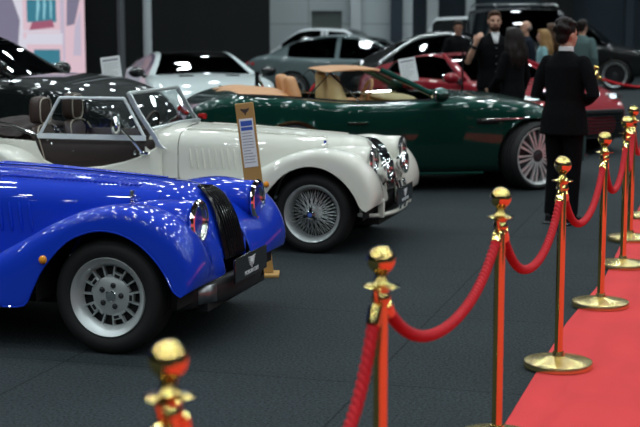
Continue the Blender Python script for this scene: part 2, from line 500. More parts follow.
        b.grid([[(x-.05, y*.96, .215), (x-.012, y, .225), (x, y, .26), (x, y, .33), (x-.012, y, .355), (x-.06, y*.96, .36)] for x, y, _ in path])
        b.build('front_bumper', M['mesh_black'], root, solid=.01, sub=1)
        for sg in (-1, 1):
            MB().grid([[(x, sg*y, z) for x, y in ((.474, .40), (.452, .46), (.418, .53))] for z in (.245, .34)]).build('bumper_duct', M['steel'], root, solid=.006)
    px = .535 if not white else .545
    pl = MB().box(px-.012, -.275, .315, px, .275, .452).build('number_plate', M['gloss_black'], root, bevel=.006)
    wings_logo(pl, px+.0015, 0, .405 if not white else .40, .135)
    TM = Matrix.Translation((px+.001, 0, .345)) @ Matrix.Rotation(PI/2, 4, 'Z') @ Matrix.Rotation(PI/2, 4, 'X')
    text('plate_lettering', 'MORGAN CARS', .033, pl, TM, M['white_mark'])
    # ---- headlights in pods
    for sg in (-1, 1):
        y = sg*.485; x0, zc = .385, .682
        pod = MB(); rows = []
        for (x, r, dz) in ((-.02, .02, .085), (.06, .062, .062), (.16, .092, .035), (.27, .109, .012), (.36, .116, .002), (x0, .116, 0), (x0+.012, .110, 0)):
            rows.append([(x, y+r*math.cos(a), zc+dz*.6+r*math.sin(a)) for a in [2*PI*i/20 for i in range(20)]])
        pod.grid(rows, cv=True, cap=True)
        pod.build('headlight_pod', paint_m, root, sub=1, angle=180)
        rim = MB().lathe([(.112, -.002), (.121, .004), (.122, .012), (.114, .024), (.101, .026), (.096, .018), (.094, -.01)], 40, 'x', (x0+.012, y, zc)).build('headlight', M['chrome'], root)
        MB().lathe([(.010, -.060), (.05, -.045), (.08, -.018), (.096, .012)], 32, 'x', (x0+.012, y, zc)).build('reflector', M['reflector'], rim)
        MB().ell((x0-.015, y, zc), (.022, .020, .020), 12, 8).build('bulb', M['paper'], rim)
        MB().lathe([(.097, .016), (.085, .028), (.06, .038), (.03, .043), (0, .045)], 32, 'x', (x0+.012, y, zc)).build('lens', M['lens'], rim)
        ind = MB().lathe([(.024, 0), (.022, -.012), (.012, -.022), (0, -.024)], 16, 'y', (-.335, 0, .50))
        o = ind.build('indicator', M['amber'], root); o.location = (0, sg*(.742+DW), .0 if not white else .02)
        if sg > 0: o.rotation_euler = (0, 0, 0); o.scale = (1, -1, 1)
        if white:
            fy = sg*.27
            fr = MB().lathe([(.0, -.085), (.05, -.07), (.078, -.03), (.088, -.004), (.088, .012), (.080, .022), (.075, .012)], 32, 'x', (.475, fy, .60)).build('fog_lamp', M['chrome'], root)
            MB().lathe([(.076, .014), (.055, .026), (.02, .032), (0, .033)], 28, 'x', (.475, fy, .60)).build('lens', M['lens'], fr)
            MB().lathe([(.0, -.05), (.05, -.03), (.076, .008)], 28, 'x', (.48, fy, .60)).build('reflector', M['reflector'], fr)
            MB().tube([(.45, fy, .52), (.41, fy*1.3, .44), (.40, fy*1.4, .36)], .012, 8).build('fog_lamp_bracket', M['chrome'], root)
    # ---- scuttle and tub
    half_loft(m1 := MB(), [(x, [(w, .24), (w, .45), (w, zt-.19), (w*.97, zt-.11), (w*.86, zt-.05), (w*.6, zt-.02), (w*.3, zt-.003), (0, zt)]) for x, w, zt in ((-1.185, .46, .906), (-1.30, .49, .905), (-1.40, .505, .902), (-1.44, .51, .897))])
    m1.build('scuttle', paint_m, root, sub=1, angle=180)
    for sg in (-1, 1):
        mb = MB()
        edge = [(-1.30, .77), (-1.40, .715), (-1.50, .665), (-1.62, .625), (-1.80, .585), (-2.0, .565), (-2.2, .575), (-2.32, .625), (-2.36, .70), (-2.39, .77)]
        poly = [(-1.30, .24)]+edge+[(-2.75, .79), (-2.75, .24)]
        rows = []
        xs = [-1.30, -1.40, -1.5, -1.62, -1.8, -2.0, -2.2, -2.32, -2.36, -2.39, -2.5, -2.75]
        for x in xs:
            zt = itp(sorted(edge+[(-2.75, .79)]), x)
            rows.append([(x, sg*.513, .24), (x, sg*.518, .4), (x, sg*.515, zt-.02), (x, sg*.508, zt)])
        mb.grid(rows)
        mb.build('body_side', paint_m, root, solid=.02, angle=180)
        d = MB()
        rows = []
        for x in [-1.36, -1.5, -1.62, -1.8, -2.0, -2.12, -2.2, -2.30, -2.40]:
            z0 = itp(sorted(edge), x)-.03
            rows.append([(x, sg*.496, z0), (x, sg*.50, (z0+.80)/2), (x, sg*.496, .805)])
        d.grid(rows)
        d.build('door', M['trim_brown'], root, solid=.025)
    half_loft(m1 := MB(), [(x, [(w, zb), (w*1.0, (zb+zt)/2), (w*.99, zt-.08), (w*.9, zt-.02), (w*.5, zt), (0, zt+.005)]) for x, w, zt, zb in ((-2.62, .51, .80, .24), (-2.9, .50, .80, .26), (-3.2, .46, .74, .30), (-3.45, .40, .60, .33), (-3.55, .36, .42, .36))])
    m1.build('rear_body', paint_m, root, sub=1, angle=180)
    MB().box(-3.5, -.48, .2, .45, .48, .245).build('chassis', M['dark'], root)
    MB().box(-2.65, -.48, .25, -1.3, .48, .29).build('cockpit_floor', M['brown'], root)
    MB().box(-1.47, -.49, .62, -1.42, .49, .89).build('dashboard', M['trim_brown'], root, bevel=.012)
    MB().box(-2.70, -.49, .28, -2.64, .49, .80).build('rear_bulkhead', M['brown'], root, bevel=.01)
    # seats
    for y in (-.295, .295):
        s = MB(); rows = []
        for z, w, t, x in ((.48, .2, .10, -2.32), (.6, .215, .11, -2.36), (.76, .21, .10, -2.41), (.86, .17, .085, -2.44), (.895, .11, .06, -2.45)):
            rows.append([(x+t*.5*math.cos(a)*(1 if abs(math.cos(a)) > .0 else 1), y+w*math.copysign(abs(math.sin(a))**.6, math.sin(a)), z) for a in [2*PI*i/20 for i in range(20)]])
        s.grid(rows, cv=True, cap=True)
        seat = s.build('seat_back', M['brown'], root, sub=1, angle=180)
        MB().box(-2.34, y-.21, .34, -1.85, y+.21, .50).build('seat_cushion', M['brown'], root, bevel=.04)
        hr = MB(); rows = []
        for z, w, t in ((.892, .070, .045), (.91, .100, .058), (.97, .112, .064), (1.06, .110, .06), (1.105, .090, .05), (1.118, .055, .03)):
            rows.append([(-2.455+t*math.copysign(abs(math.cos(a))**.7, math.cos(a)), y+w*math.copysign(abs(math.sin(a))**.55, math.sin(a)), z) for a in [2*PI*i/24 for i in range(24)]])
        hr.grid(rows, cv=True, cap=True)
        h = hr.build('headrest', M['brown'], root, sub=1, angle=180)
        pp = []
        for i in range(28):
            a = 2*PI*i/28
            pp.append((-2.455+.056, y+.098*math.copysign(abs(math.cos(a))**.6, math.cos(a)), 1.0+.103*math.copysign(abs(math.sin(a))**.6, math.sin(a))))
        MB().tube(pp, .0052, 6, closed=True).build('piping', M['piping'], h)
        pp = [(-2.30, y-.2, .55), (-2.335, y-.205, .70), (-2.375, y-.19, .82), (-2.40, y-.10, .885), (-2.40, y+.10, .885), (-2.375, y+.19, .82), (-2.335, y+.205, .70), (-2.30, y+.2, .55)]
        MB().tube(spline(pp, 4), .005, 6).build('piping', M['piping'], seat)
    # steering wheel on the far side of the cabin
    MB().tube([(-1.72+.05*math.sin(a), .245+.175*math.cos(a), .80+.17*math.sin(a)) for a in [2*PI*i/32 for i in range(32)]], .012, 8, closed=True).build('steering_wheel', M['brown'], root)
    st = MB().tube([(-1.74, .245, .80), (-1.45, .245, .70)], .016, 8)
    for a in (R(90), R(210), R(330)): st.tube([(-1.735, .245, .80), (-1.72+.05*math.sin(a), .245+.17*math.cos(a), .80+.165*math.sin(a))], .007, 6)
    st.build('steering_column', M['steel'], root)
    # folded hood (canvas) behind the seats
    if True:
        ft = MB(); rows = []
        random.seed(3)
        for i in range(15):
            x = -2.52-.62*i/14
            row = []
            for j in range(13):
                y = -.52+1.04*j/12
                e = 1-abs(y/.53)**4
                z = .80+(.115*math.sin(PI*min(1, (i+1.2)/15))**.7+.028*math.sin(i*1.9+.5*math.sin(j*1.3)))*max(.15, e)
                row.append((x+.015*math.sin(j*2.1), y, z))
            rows.append(row)
        ft.grid(rows); ft.build('folded_soft_top', M['fabric_dark'], root, sub=2, solid=.02, angle=180)
        for sg in (-1, 1):
            fr = MB(); fr.tube([(-2.33, sg*.50, .80), (-2.62, sg*.50, .90), (-2.85, sg*.49, .93)], .010, 6)
            fr.tube([(-2.36, sg*.47, .80), (-2.60, sg*.46, .86), (-2.85, sg*.44, .89)], .008, 6)
            fr.build('soft_top_frame', M['gloss_black'], root)
    # ---- windscreen
    wf = MB()
    bx, bz, tx, tz = -1.36, .86, -1.565, 1.165
    W2 = .515
    for sg in (-1, 1):
        wf.grid([[(x+dx, sg*W2+dy, z) for dx, dy in ((-.022, -.011), (.022, -.011), (.022, .011), (-.022, .011))] for x, z in spline([(-1.27, .735), (-1.315, .765), (-1.36, .84), (-1.48, 1.01), (tx, tz)], 4)], cv=True, cap=True)
    wf.tube([(tx, -W2, tz), (tx, W2, tz)], .015, 8)
    wf.tube([(bx-.01, -W2, bz+.03), (bx+.02, -.25, bz+.045), (bx+.025, 0, bz+.05), (bx+.02, .25, bz+.045), (bx-.01, W2, bz+.03)], .013, 8)
    fr = wf.build('windscreen_frame', M['satin'], root, bevel=.004)
    MB().grid([[(bx, -W2+.01, bz+.03), (bx+.02, 0, bz+.05), (bx, W2-.01, bz+.03)], [(tx, -W2+.01, tz), (tx, 0, tz), (tx, W2-.01, tz)]]).build('windscreen_glass', M['glass'], root)
    for y in (-.3, 0, .3):
        wp = MB(); wp.tube([(bx+.03, y, bz+.055), (bx-.02, y+.10, bz+.11), (bx-.06, y+.22, bz+.14)], .004, 5)
        wp.build('wiper', M['chrome'], root)
    # ---- side screen (near side) with painted frame
    if white:
        q = [(-2.36, .80), (-2.15, 1.122), (-1.605, 1.122), (-1.44, .825)]
        s = MB(); y = -.515
        s.tube([(x, y, z) for x, z in spline([q[0], (-2.26, .96), (-2.175, 1.10), (-2.135, 1.122), (-1.9, 1.122), (-1.63, 1.122), (-1.60, 1.11), (-1.52, .97), q[3]], 3)], .0125, 8)
        s.box(-2.36, y-.012, .795, -1.43, y+.012, .835)
        sf = s.build('side_screen', M['white'], root, bevel=.003)
        MB().prism([(-2.33, .82), (-2.14, 1.115), (-1.61, 1.115), (-1.46, .82)], y-.002, y+.002).build('side_screen_pane', M['pane'], sf)
        for x, z in ((-2.20, .875), (-1.66, .93)):
            v = MB(); v.tube([(x+.017*math.cos(a), y-.006, z+.017*math.sin(a)) for a in [2*PI*i/14 for i in range(14)]], .004, 6, closed=True)
            v.build('pane_fastener', M['chrome'], sf)
        MB().box(-1.94, y-.004, .83, -1.93, y+.004, 1.115).build('pane_divider', M['gloss_black'], sf)
        # door mirror on a stalk, door handle
        m = MB().tube([(-1.455, -.53, .70), (-1.53, -.545, .80), (-1.61, -.56, .885)], .0085, 8).build('mirror_stalk', M['chrome'], root)
        MB().ell((-1.655, -.575, .915), (.040, .075, .075), 20, 12, Matrix.Rotation(R(35), 3, 'Z')).build('mirror_head', M['chrome'], m)
        MB().ell((-1.44, -.525, .695), (.045, .014, .017), 12, 8).build('door_handle', M['chrome'], root)
        MB().ell((-1.52, -.52, .70), (.014, .012, .02), 12, 8).build('door_hinge', M['chrome'], root)
        for x, z in ((-2.24, .75), (-2.06, .70), (-2.28, .78)):
            b = MB(); b.ell((x, -.512, z), (.007, .005, .007), 8, 6)
            b.build('trim_stud', M['chrome'], root)
    # ---- wheels
    for x in (0, RA):
        for y in (-.665, .665): put_wheel(wheel, root, x, y, .307 if wheel == 'slot' else .302, spin=.25 if y < 0 else 1.)
    return root

def wings_logo(parent, x, y, z, w):
    """small pair of spread wings with a disc, raised white lettering on the plate"""
    mb = MB()
    for sg in (-1, 1):
        for k in range(5):
            y0 = sg*(.012+.002*k); y1 = sg*w*(.5-.055*k); zz = z+.020-.0105*k
            mb.prism([(y+y0, zz-.006), (y+y1, zz+.004), (y+y1*.93, zz+.0085-.004), (y+y0, zz+.002)], x-.001, x+.001, 'yz')
    mb.lathe([(0, .002), (.013, .002), (.013, -.001)], 20, 'x', (x, y, z+.002))
    mb.box(x-.001, y-.004, z-.040, x+.001, y+.004, z+.022)
    return mb.build('winged_badge', M['white_mark'], parent, smooth=False)
# ------------------------------------------------------------------ the hall
def floor_mat():
    m, nt, b = nmat('charcoal_carpet')
    tc = nt.nodes.new('ShaderNodeTexCoord')
    n1 = nt.nodes.new('ShaderNodeTexNoise'); n1.inputs['Scale'].default_value = 70; n1.inputs['Detail'].default_value = 4
    n2 = nt.nodes.new('ShaderNodeTexNoise'); n2.inputs['Scale'].default_value = 1.3; n2.inputs['Detail'].default_value = 5
    nt.links.new(tc.outputs['Object'], n1.inputs['Vector']); nt.links.new(tc.outputs['Object'], n2.inputs['Vector'])
    br = nt.nodes.new('ShaderNodeTexBrick'); br.offset = 0; br.inputs['Scale'].default_value = 1.0
    br.inputs['Brick Width'].default_value = 1.6; br.inputs['Row Height'].default_value = 1.6; br.inputs['Mortar Size'].default_value = .006
    br.inputs['Color1'].default_value = (1, 1, 1, 1); br.inputs['Color2'].default_value = (.9, .9, .9, 1); br.inputs['Mortar'].default_value = (.45, .45, .45, 1)
    nt.links.new(tc.outputs['Object'], br.inputs['Vector'])
    cr = nt.nodes.new('ShaderNodeMapRange'); cr.inputs['From Min'].default_value = .3; cr.inputs['From Max'].default_value = .7; cr.inputs['To Min'].default_value = .3; cr.inputs['To Max'].default_value = 1.75
    nt.links.new(n1.outputs['Fac'], cr.inputs['Value'])
    c2 = nt.nodes.new('ShaderNodeMapRange'); c2.inputs['To Min'].default_value = .75; c2.inputs['To Max'].default_value = 1.2
    nt.links.new(n2.outputs['Fac'], c2.inputs['Value'])
    mu = nt.nodes.new('ShaderNodeMath'); mu.operation = 'MULTIPLY'; nt.links.new(cr.outputs['Result'], mu.inputs[0]); nt.links.new(c2.outputs['Result'], mu.inputs[1])
    mx = nt.nodes.new('ShaderNodeMix'); mx.data_type = 'RGBA'; mx.blend_type = 'MULTIPLY'; mx.inputs['Factor'].default_value = 1
    mx.inputs['A'].default_value = (.022, .028, .031, 1)
    nt.links.new(br.outputs['Color'], mx.inputs['B'])
    vm = nt.nodes.new('ShaderNodeVectorMath'); vm.operation = 'SCALE'
    nt.links.new(mx.outputs['Result'], vm.inputs[0]); nt.links.new(mu.outputs['Value'], vm.inputs['Scale'])
    nt.links.new(vm.outputs['Vector'], b.inputs['Base Color'])
    b.inputs['Roughness'].default_value = .9; b.inputs['Specular IOR Level'].default_value = .15
    bp = nt.nodes.new('ShaderNodeBump'); bp.inputs['Strength'].default_value = .5; bp.inputs['Distance'].default_value = .006
    nt.links.new(n1.outputs['Fac'], bp.inputs['Height']); nt.links.new(bp.outputs['Normal'], b.inputs['Normal'])
    return m
def carpet_mat():
    m = mat('red_carpet', (.60, .042, .044), .92, var=.16, vscale=2.2, bump=.4, bscale=260, spec=.1, sheen=.08)
    return m
def panel_mat(name, c1, c2, mortar, w, h, ms=.012):
    m, nt, b = nmat(name)
    tc = nt.nodes.new('ShaderNodeTexCoord')
    mp = nt.nodes.new('ShaderNodeMapping'); mp.inputs['Rotation'].default_value = (R(90), 0, 0)
    br = nt.nodes.new('ShaderNodeTexBrick'); br.offset = 0; br.inputs['Scale'].default_value = 1
    br.inputs['Brick Width'].default_value = w; br.inputs['Row Height'].default_value = h; br.inputs['Mortar Size'].default_value = ms
    br.inputs['Color1'].default_value = c1+(1,); br.inputs['Color2'].default_value = c2+(1,); br.inputs['Mortar'].default_value = mortar+(1,)
    nt.links.new(tc.outputs['Object'], mp.inputs['Vector']); nt.links.new(mp.outputs['Vector'], br.inputs['Vector'])
    nt.links.new(br.outputs['Color'], b.inputs['Base Color']); b.inputs['Roughness'].default_value = .6
    return m

fl = MB(); fl.grid([[(x, y, 0) for x in (-22, 46)] for y in (-30, 46)]); fl = fl.build('floor', floor_mat(), smooth=False); struct(fl)
fl.rotation_euler = (0, 0, 0)
cp = MB().prism([(-.915, 1.0), (-.868, 5.0), (-.815, 8.0), (-.72, 9.5), (-.70, 14.5), (3.4, 14.5), (3.4, 1.0)], .0005, .006, 'xy').build('red_carpet_runner', carpet_mat(), smooth=False)
tag(cp, 'long red carpet runner laid on the dark floor beside the rope posts', 'carpet')
cl = MB().box(-22, -30, 8.2, 46, 46, 8.4).build('ceiling', mat('dark_ceiling', (.02, .022, .024), .8, var=.2), smooth=False); struct(cl)

WALLM = panel_mat('pale_wall_panels', (.50, .55, .56), (.47, .52, .54), (.25, .28, .29), 1.35, .80)
NAVY = mat('dark_blue_wall', (.022, .036, .050), .7, var=.25, vscale=.6)
BLK = mat('black_wall', (.004, .0055, .006), .8, var=.2, vscale=1)
wb = MB().box(-22, 45.6, 0, 46, 45.9, 8.2).build('wall_back', NAVY, smooth=False); struct(wb)
struct(MB().box(-22.2, -30, 0, -22, 45.9, 8.2).build('wall_left', BLK, smooth=False))
struct(MB().box(46, -30, 0, 46.2, 45.9, 8.2).build('wall_right', NAVY, smooth=False))
struct(MB().box(-22, -30.2, 0, 46, -30, 8.2).build('wall_front', BLK, smooth=False))

# ------------------------------------------------------------------ rope barriers
def q_parts():
    d = {}
    d['base'] = MB().lathe([(0, .0065), (.168, .0065), (.172, .009), (.173, .034), (.170, .039), (.164, .041), (.12, .048), (.06, .058), (.032, .064), (.028, .085), (.0, .085)], 48).mesh('base', M['brass'])
    d['pole'] = MB().lathe([(0, .08), (.0215, .08), (.0215, .925), (.0, .925)], 28).mesh('pole', M['gold'])
    c = MB().lathe([(.0, .905), (.028, .905), (.031, .912), (.028, .925), (.024, .935), (.028, .945), (.051, .949), (.055, .952), (.051, .955), (.027, .960), (.020, .970), (.017, .985), (.022, .992), (.0, .992)], 32)
    d['collar'] = c.mesh('collar', M['gold'])
    d['ball'] = MB().ell((0, 0, 1.031), (.043, .043, .043), 32, 20).mesh('ball_finial', M['gold'])
    return d
QP = q_parts()
def stanchion(x, y, label):
    t = thing('rope_post', label, 'rope post', (x, y, .0), 0, 'gold rope posts')
    link('base', QP['base'], t); link('pole', QP['pole'], t); c = link('collar', QP['collar'], t); link('ball_finial', QP['ball'], t)
    return t
def rope(a, b, low, label, zt=.935, r=.0175, group='red barrier ropes', steps=420, mt='rope'):
    a = Vector(a); b = Vector(b); d = (b-a); L = d.length; d.normalize()
    t = thing('barrier_rope', label, 'rope', (a.x, a.y, 0), 0, group)
    off = .054
    pts = []
    for i in range(steps+1):
        u = i/steps; s = off+(L-2*off)*u; e = abs(2*u-1)
        z = low+(zt-.06-low)*((.25*e**2+.75*e**4.5 if low < .55 else .72*e**2+.28*e**4))
        pts.append(Vector((d.x*s, d.y*s, z)))
    rows = []; n = 24; acc = 0; side = Vector((-d.y, d.x, 0))
    for i, p in enumerate(pts):
        tg = (pts[min(i+1, steps)]-pts[max(i-1, 0)]).normalized()
        up = side.cross(tg).normalized()
        if i: acc += (pts[i]-pts[i-1]).length
        ph = acc*2*PI/.080
        rows.append([p+(side*math.cos(2*PI*j/n)+up*math.sin(2*PI*j/n))*(r-.0032+.0058*abs(math.cos(1.5*(2*PI*j/n-ph)))) for j in range(n)])
    m = MB(); m.grid(rows, cv=True, cap=True); m.build('cord', M[mt], t, angle=180)
    for (p, q, k) in ((pts[0], pts[3], 0), (pts[-1], pts[-4], 1)):
        dr = (p-q).normalized()
        f = MB()
        f.tube([p-dr*.035, p-dr*.03, p+dr*.022, p+dr*.03], [.021, .0225, .0225, .012], 16)
        hook = Vector((d.x*(off if k == 0 else L-off), d.y*(off if k == 0 else L-off), zt+.012))
        f.tube([p+dr*.025, (p+dr*.03+hook)/2+Vector((0, 0, .004)), hook], .006, 8)
        f.build('ferrule', M['gold'], t)
    return t
POSTS = [(-1.109, 2.699), (-.966, 4.033), (-.845, 5.598), (-.745, 6.96), (-.668, 8.548), (-.632, 9.98), (-.662, 11.22), (-.63, 12.55)]
PL = ['blurred gold rope post closest to the camera, cut off at the bottom',
      'gold rope post second from the camera, in front of the blue car bonnet end',
      'gold rope post third from the camera, its base cut off by the picture edge',
      'gold rope post fourth from the camera, nearest one whose whole round base shows',
      'gold rope post fifth from the camera, second one with its base on the red carpet',
      'gold rope post sixth from the camera, third one with its base on the red carpet',
      'gold rope post seventh from the camera, ball just above the sixth post',
      'gold rope post at the picture edge, only its round base peeking in behind the seventh']
for (x, y), l in zip(POSTS, PL): stanchion(x, y, l)
RL = ['red twisted rope hanging between the two gold posts nearest the camera', 'red twisted rope between the second and third gold posts, in front of the floor',
      'red twisted rope between the third and fourth gold posts', 'red twisted rope between the fourth and fifth gold posts, beside the suited man',
      'red twisted rope between the fifth and sixth gold posts', 'red twisted rope between the sixth and seventh gold posts', 'red twisted rope from the seventh gold post to the picture edge']
for i in range(7): rope(POSTS[i], POSTS[i+1], (.50, .665, .635, .64, .64, .64, .64)[i], RL[i])

stanchion(-1.25, 1.30, 'gold rope post outside the bottom picture edge, holding the nearest rope')
rope((-1.25, 1.30), POSTS[0], .64, 'red rope leaving the closest blurred gold post towards the camera')

# ------------------------------------------------------------------ the two classic roadsters
roadster('blue_roadster', 'bright blue classic roadster with black grille nearest the camera', (-3.04, 7.345, 0), M['blue'], 'slot', {'white': False})
roadster('cream_roadster', 'cream white classic open roadster with wire wheels behind the blue one', (-2.91, 10.68, 0), M['cream'], 'wire', {'white': True})
# ------------------------------------------------------------------ modern cars, lofted along x (front axle at x = 0)
def crv(tab, x):
    """monotone-ish smooth curve through a table"""
    if x <= tab[0][0]: return tab[0][1]
    if x >= tab[-1][0]: return tab[-1][1]
    for i in range(len(tab)-1):
        if x <= tab[i+1][0]:
            a, b = tab[i], tab[i+1]
            h = b[0]-a[0]; t = (x-a[0])/h
            def sl(j):
                if j == 0 or j == len(tab)-1: return 0 if False else ((tab[1][1]-tab[0][1])/(tab[1][0]-tab[0][0]) if j == 0 else (tab[-1][1]-tab[-2][1])/(tab[-1][0]-tab[-2][0]))
                d0 = (tab[j][1]-tab[j-1][1])/(tab[j][0]-tab[j-1][0]); d1 = (tab[j+1][1]-tab[j][1])/(tab[j+1][0]-tab[j][0])
                return 0 if d0*d1 <= 0 else 2*d0*d1/(d0+d1)
            m0, m1 = sl(i)*h, sl(i+1)*h
            return (2*t**3-3*t*t+1)*a[1]+(t**3-2*t*t+t)*m0+(-2*t**3+3*t*t)*b[1]+(t**3-t*t)*m1

def modern_car(name, label, loc, rz, paint_m, P, group=None):
    """P: belt, width, bottom tables (x, v); roof table from rear glass foot to screen foot; x0..x3 those four stations; pillars [(xa, xb)]; arches [(x, r)]"""
    root = thing(name, label, 'car', loc, rz, group)
    x0, x1, x2, x3 = P['gh']
    tail, nose = P['belt'][0][0], P['belt'][-1][0]
    X = set([tail, nose, x0, x1, x2, x3])
    for a, b in P.get('pillars', []): X.add(a); X.add(b)
    n = 26
    for i in range(n+1):
        x = tail+(nose-tail)*i/n
        if min(abs(x-q) for q in X) > .07: X.add(x)
    X |= {tail+.05, nose-.05}
    X = sorted(X)
    wr = P['wr']; cr0 = P.get('crown', .05)
    bm = bmesh.new(); cl = bm.edges.layers.float.new('crease_edge')
    rings = []
    for x in X:
        w = crv(P['width'], x); zs = crv(P['belt'], x); zb = crv(P['bottom'], x); e = P.get('tumble', .06)
        hh = zs-zb
        L = [(0, zb), (.80*w, zb), (.955*w, zb+.06*hh), (w, zb+.42*hh), (.995*w, zb+.70*hh), (.965*w, zs-.035)]
        if x0 <= x <= x3:
            zt = max(crv(P['roof'], x), zs+.012)
            g = min(1, max(0, (zt-zs)/max(.05, P['roofz']-zs)))
            wb = .90*w; wt = wb+(wr-wb)*g; d = zt-zs
            L += [(wb, zs), (wb+(wt-wb)*.95-.0, zs+d*(.90)-.0), (wt-.015*g, zs+d*.965), (wt*.90-.01, zt-.012*g), (wt*.5, zt), (0, zt+.008+(1-g)*cr0*.6)]
        else:
            cr = cr0*min(1, max(.05, min(abs(x-tail), abs(nose-x))/.5))
            L += [(.90*w, zs), (.84*w, zs+.25*cr), (.76*w, zs+.48*cr), (.62*w, zs+.72*cr), (.34*w, zs+.95*cr), (0, zs+cr)]
        rings.append([(x, -y, z) for y, z in L]+[(x, y, z) for y, z in reversed(L[1:-1])])
    V = [[bm.verts.new(p) for p in r] for r in rings]
    m = len(V[0]); half = 11
    def idx(j): return j if j <= half else 2*half-j
    opened = P.get('open')
    for i in range(len(X)-1):
        xa, xb = X[i], X[i+1]; xm = (xa+xb)/2
        for j in range(m):
            j2 = (j+1) % m
            a, b = sorted((idx(j), idx(j2)))
            mi = 0
            if x0 < xm < x3:
                pil = any(pa-1e-4 <= xm <= pb+1e-4 for pa, pb in P.get('pillars', []))
                if (a, b) == (6, 7) and not pil and xm > P.get('qx', x0): mi = 3
                if a >= 9 and xm > x2: mi = 1
                if a >= 9 and xm < x1: mi = 2
                if opened:
                    if a >= 6 and xm < x2: continue
                    if (a, b) == (6, 7): mi = 3
                elif P.get('black_roof') and a >= 9 and mi == 0: mi = 5
            if a < 1 or (a, b) == (0, 1): mi = 4
            f = bm.faces.new([V[i][j], V[i][j2], V[i+1][j2], V[i+1][j]]); f.material_index = mi
    bm.faces.new(V[0]); bm.faces.new(list(reversed(V[-1])))
    def cr_(va, vb, v):
        e = bm.edges.get((va, vb))
        if e: e[cl] = v
    for i in range(len(X)-1):
        for j in range(m):
            if idx(j) in (6, 7, 9) and x0-.01 <= X[i] < x3: cr_(V[i][j], V[i+1][j], .6)
            if idx(j) in (2, 5): cr_(V[i][j], V[i+1][j], .35)
    for i, x in enumerate(X):
        if x in (x0, x1, x2, x3) or any(x in q for q in P.get('pillars', [])):
            for j in range(m):
                if idx(j) >= 6 and idx((j+1) % m) >= 6: cr_(V[i][j], V[i][(j+1) % m], .6)
    bmesh.ops.recalc_face_normals(bm, faces=bm.faces)
    me = bpy.data.meshes.new('tmp'); bm.to_mesh(me); bm.free()
    for k in range(6): me.materials.append(M['dark'])
    o = link('tmp', me); md = o.modifiers.new('s', 'SUBSURF'); md.levels = 2; md.render_levels = 2
    ev = evaluated(o); kill(o)
    bm = bmesh.new(); bm.from_mesh(ev); bpy.data.meshes.remove(ev)
    wmax = max(v for _, v in P['width'])
    for (ax, ar, az) in P['arches']:
        dead = []
        for f in bm.faces:
            if all((v.co.x-ax)**2+(v.co.z-az)**2 < ar*ar and abs(v.co.y) > .60*wmax for v in f.verts): dead.append(f)
        bmesh.ops.delete(bm, geom=dead, context='FACES')
        for v in bm.verts:
            dx, dz = v.co.x-ax, v.co.z-az; l = math.hypot(dx, dz)
            if l < ar and abs(v.co.y) > .62*wmax and l > 1e-4:
                v.co.x = ax+dx/l*ar; v.co.z = az+dz/l*ar
    names = {0: ('body', paint_m), 1: ('windscreen', M[P.get('ws', 'tint')]), 2: ('rear_window', M['privacy']), 3: ('side_window', M[P.get('sw', 'privacy')]), 4: ('underbody', M['dark']), 5: ('roof_panel', M['gloss_black'])}
    if P.get('two'): names[4] = ('underbody', M['dark'])
    for k, (nm, mt_) in names.items():
        sides = (0,) if k != 3 else (-1, 1)
        for sd in sides:
            b2 = bm.copy()
            bmesh.ops.delete(b2, geom=[f for f in b2.faces if f.material_index != k or (sd and f.calc_center_median().y*sd < 0)], context='FACES')
            bmesh.ops.delete(b2, geom=[v for v in b2.verts if not v.link_faces], context='VERTS')
            if len(b2.faces):
                for f in b2.faces: f.material_index = 0
                me = bpy.data.meshes.new(nm); b2.to_mesh(me); me.materials.append(mt_); me.shade_smooth()
                link(nm, me, root)
            b2.free()
    bm.free()
    # wheels in their arches
    R_, W_ = P['wheel_R'], P['wheel_W']
    for k, (ax, ar, az) in enumerate(P['arches']):
        wy = crv(P['width'], ax)
        for sg in (-1, 1):
            a = MB(); y0, y1 = sorted((sg*(wy-.03), sg*(wy-.42)))
            a.lathe([(ar+.004, y0), (ar+.004, y1)], 20, 'y', (ax, 0, az), a0=R(-12), a1=R(192))
            a.lathe([(.04, sg*(wy-.42)), (ar+.004, sg*(wy-.42))], 20, 'y', (ax, 0, az), a0=R(-12), a1=R(192))
            a.build('wheel_arch', M['dark'], root)
            st = P.get('steer', 0) if k == 1 else 0
            put_wheel(P['style'], root, ax, sg*(wy-W_/2+.005), R_, steer=st, spin=.16+k)
    # inner floor so that the cabin is not hollow
    if not opened and P.get('inside', True):
        b = MB(); zf = crv(P['bottom'], -1.5)+.12
        b.box(x0+.1, -wr*.95, zf, x3-.2, wr*.95, crv(P['belt'], (x0+x3)/2)-.12)
        b.build('cabin_lining', M['mesh_black'], root, bevel=.05)
        for sx in P.get('seats', []):
            for y in (-.36, .36):
                s = MB(); zz = P['roofz']
                s.box(sx-.07, y-.22, zf+.2, sx+.07, y+.22, zz-.34); s.build('seat_back', M['mesh_black'], root, bevel=.05)
                h = MB(); h.box(sx-.06, y-.13, zz-.33, sx+.05, y+.13, zz-.15); h.build('headrest', M['mesh_black'], root, bevel=.045)
    return root

def mirror(root, x, y, z, m):
    sg = 1 if y > 0 else -1
    a = MB(); a.ell((x, y, z), (.085, .12, .075), 16, 10)
    o = a.build('door_mirror', m, root)
    MB().tube([(x+.02, y-sg*.22, z-.10), (x+.01, y-sg*.08, z-.05)], [.03, .022], 8).build('mirror_arm', M['gloss_black'], o)
    MB().grid([[(x-.075, y+dy, z+dz) for dy in (-.085, .085)] for dz in (-.05, .05)]).build('mirror_glass', M['chrome'], o, solid=.006)

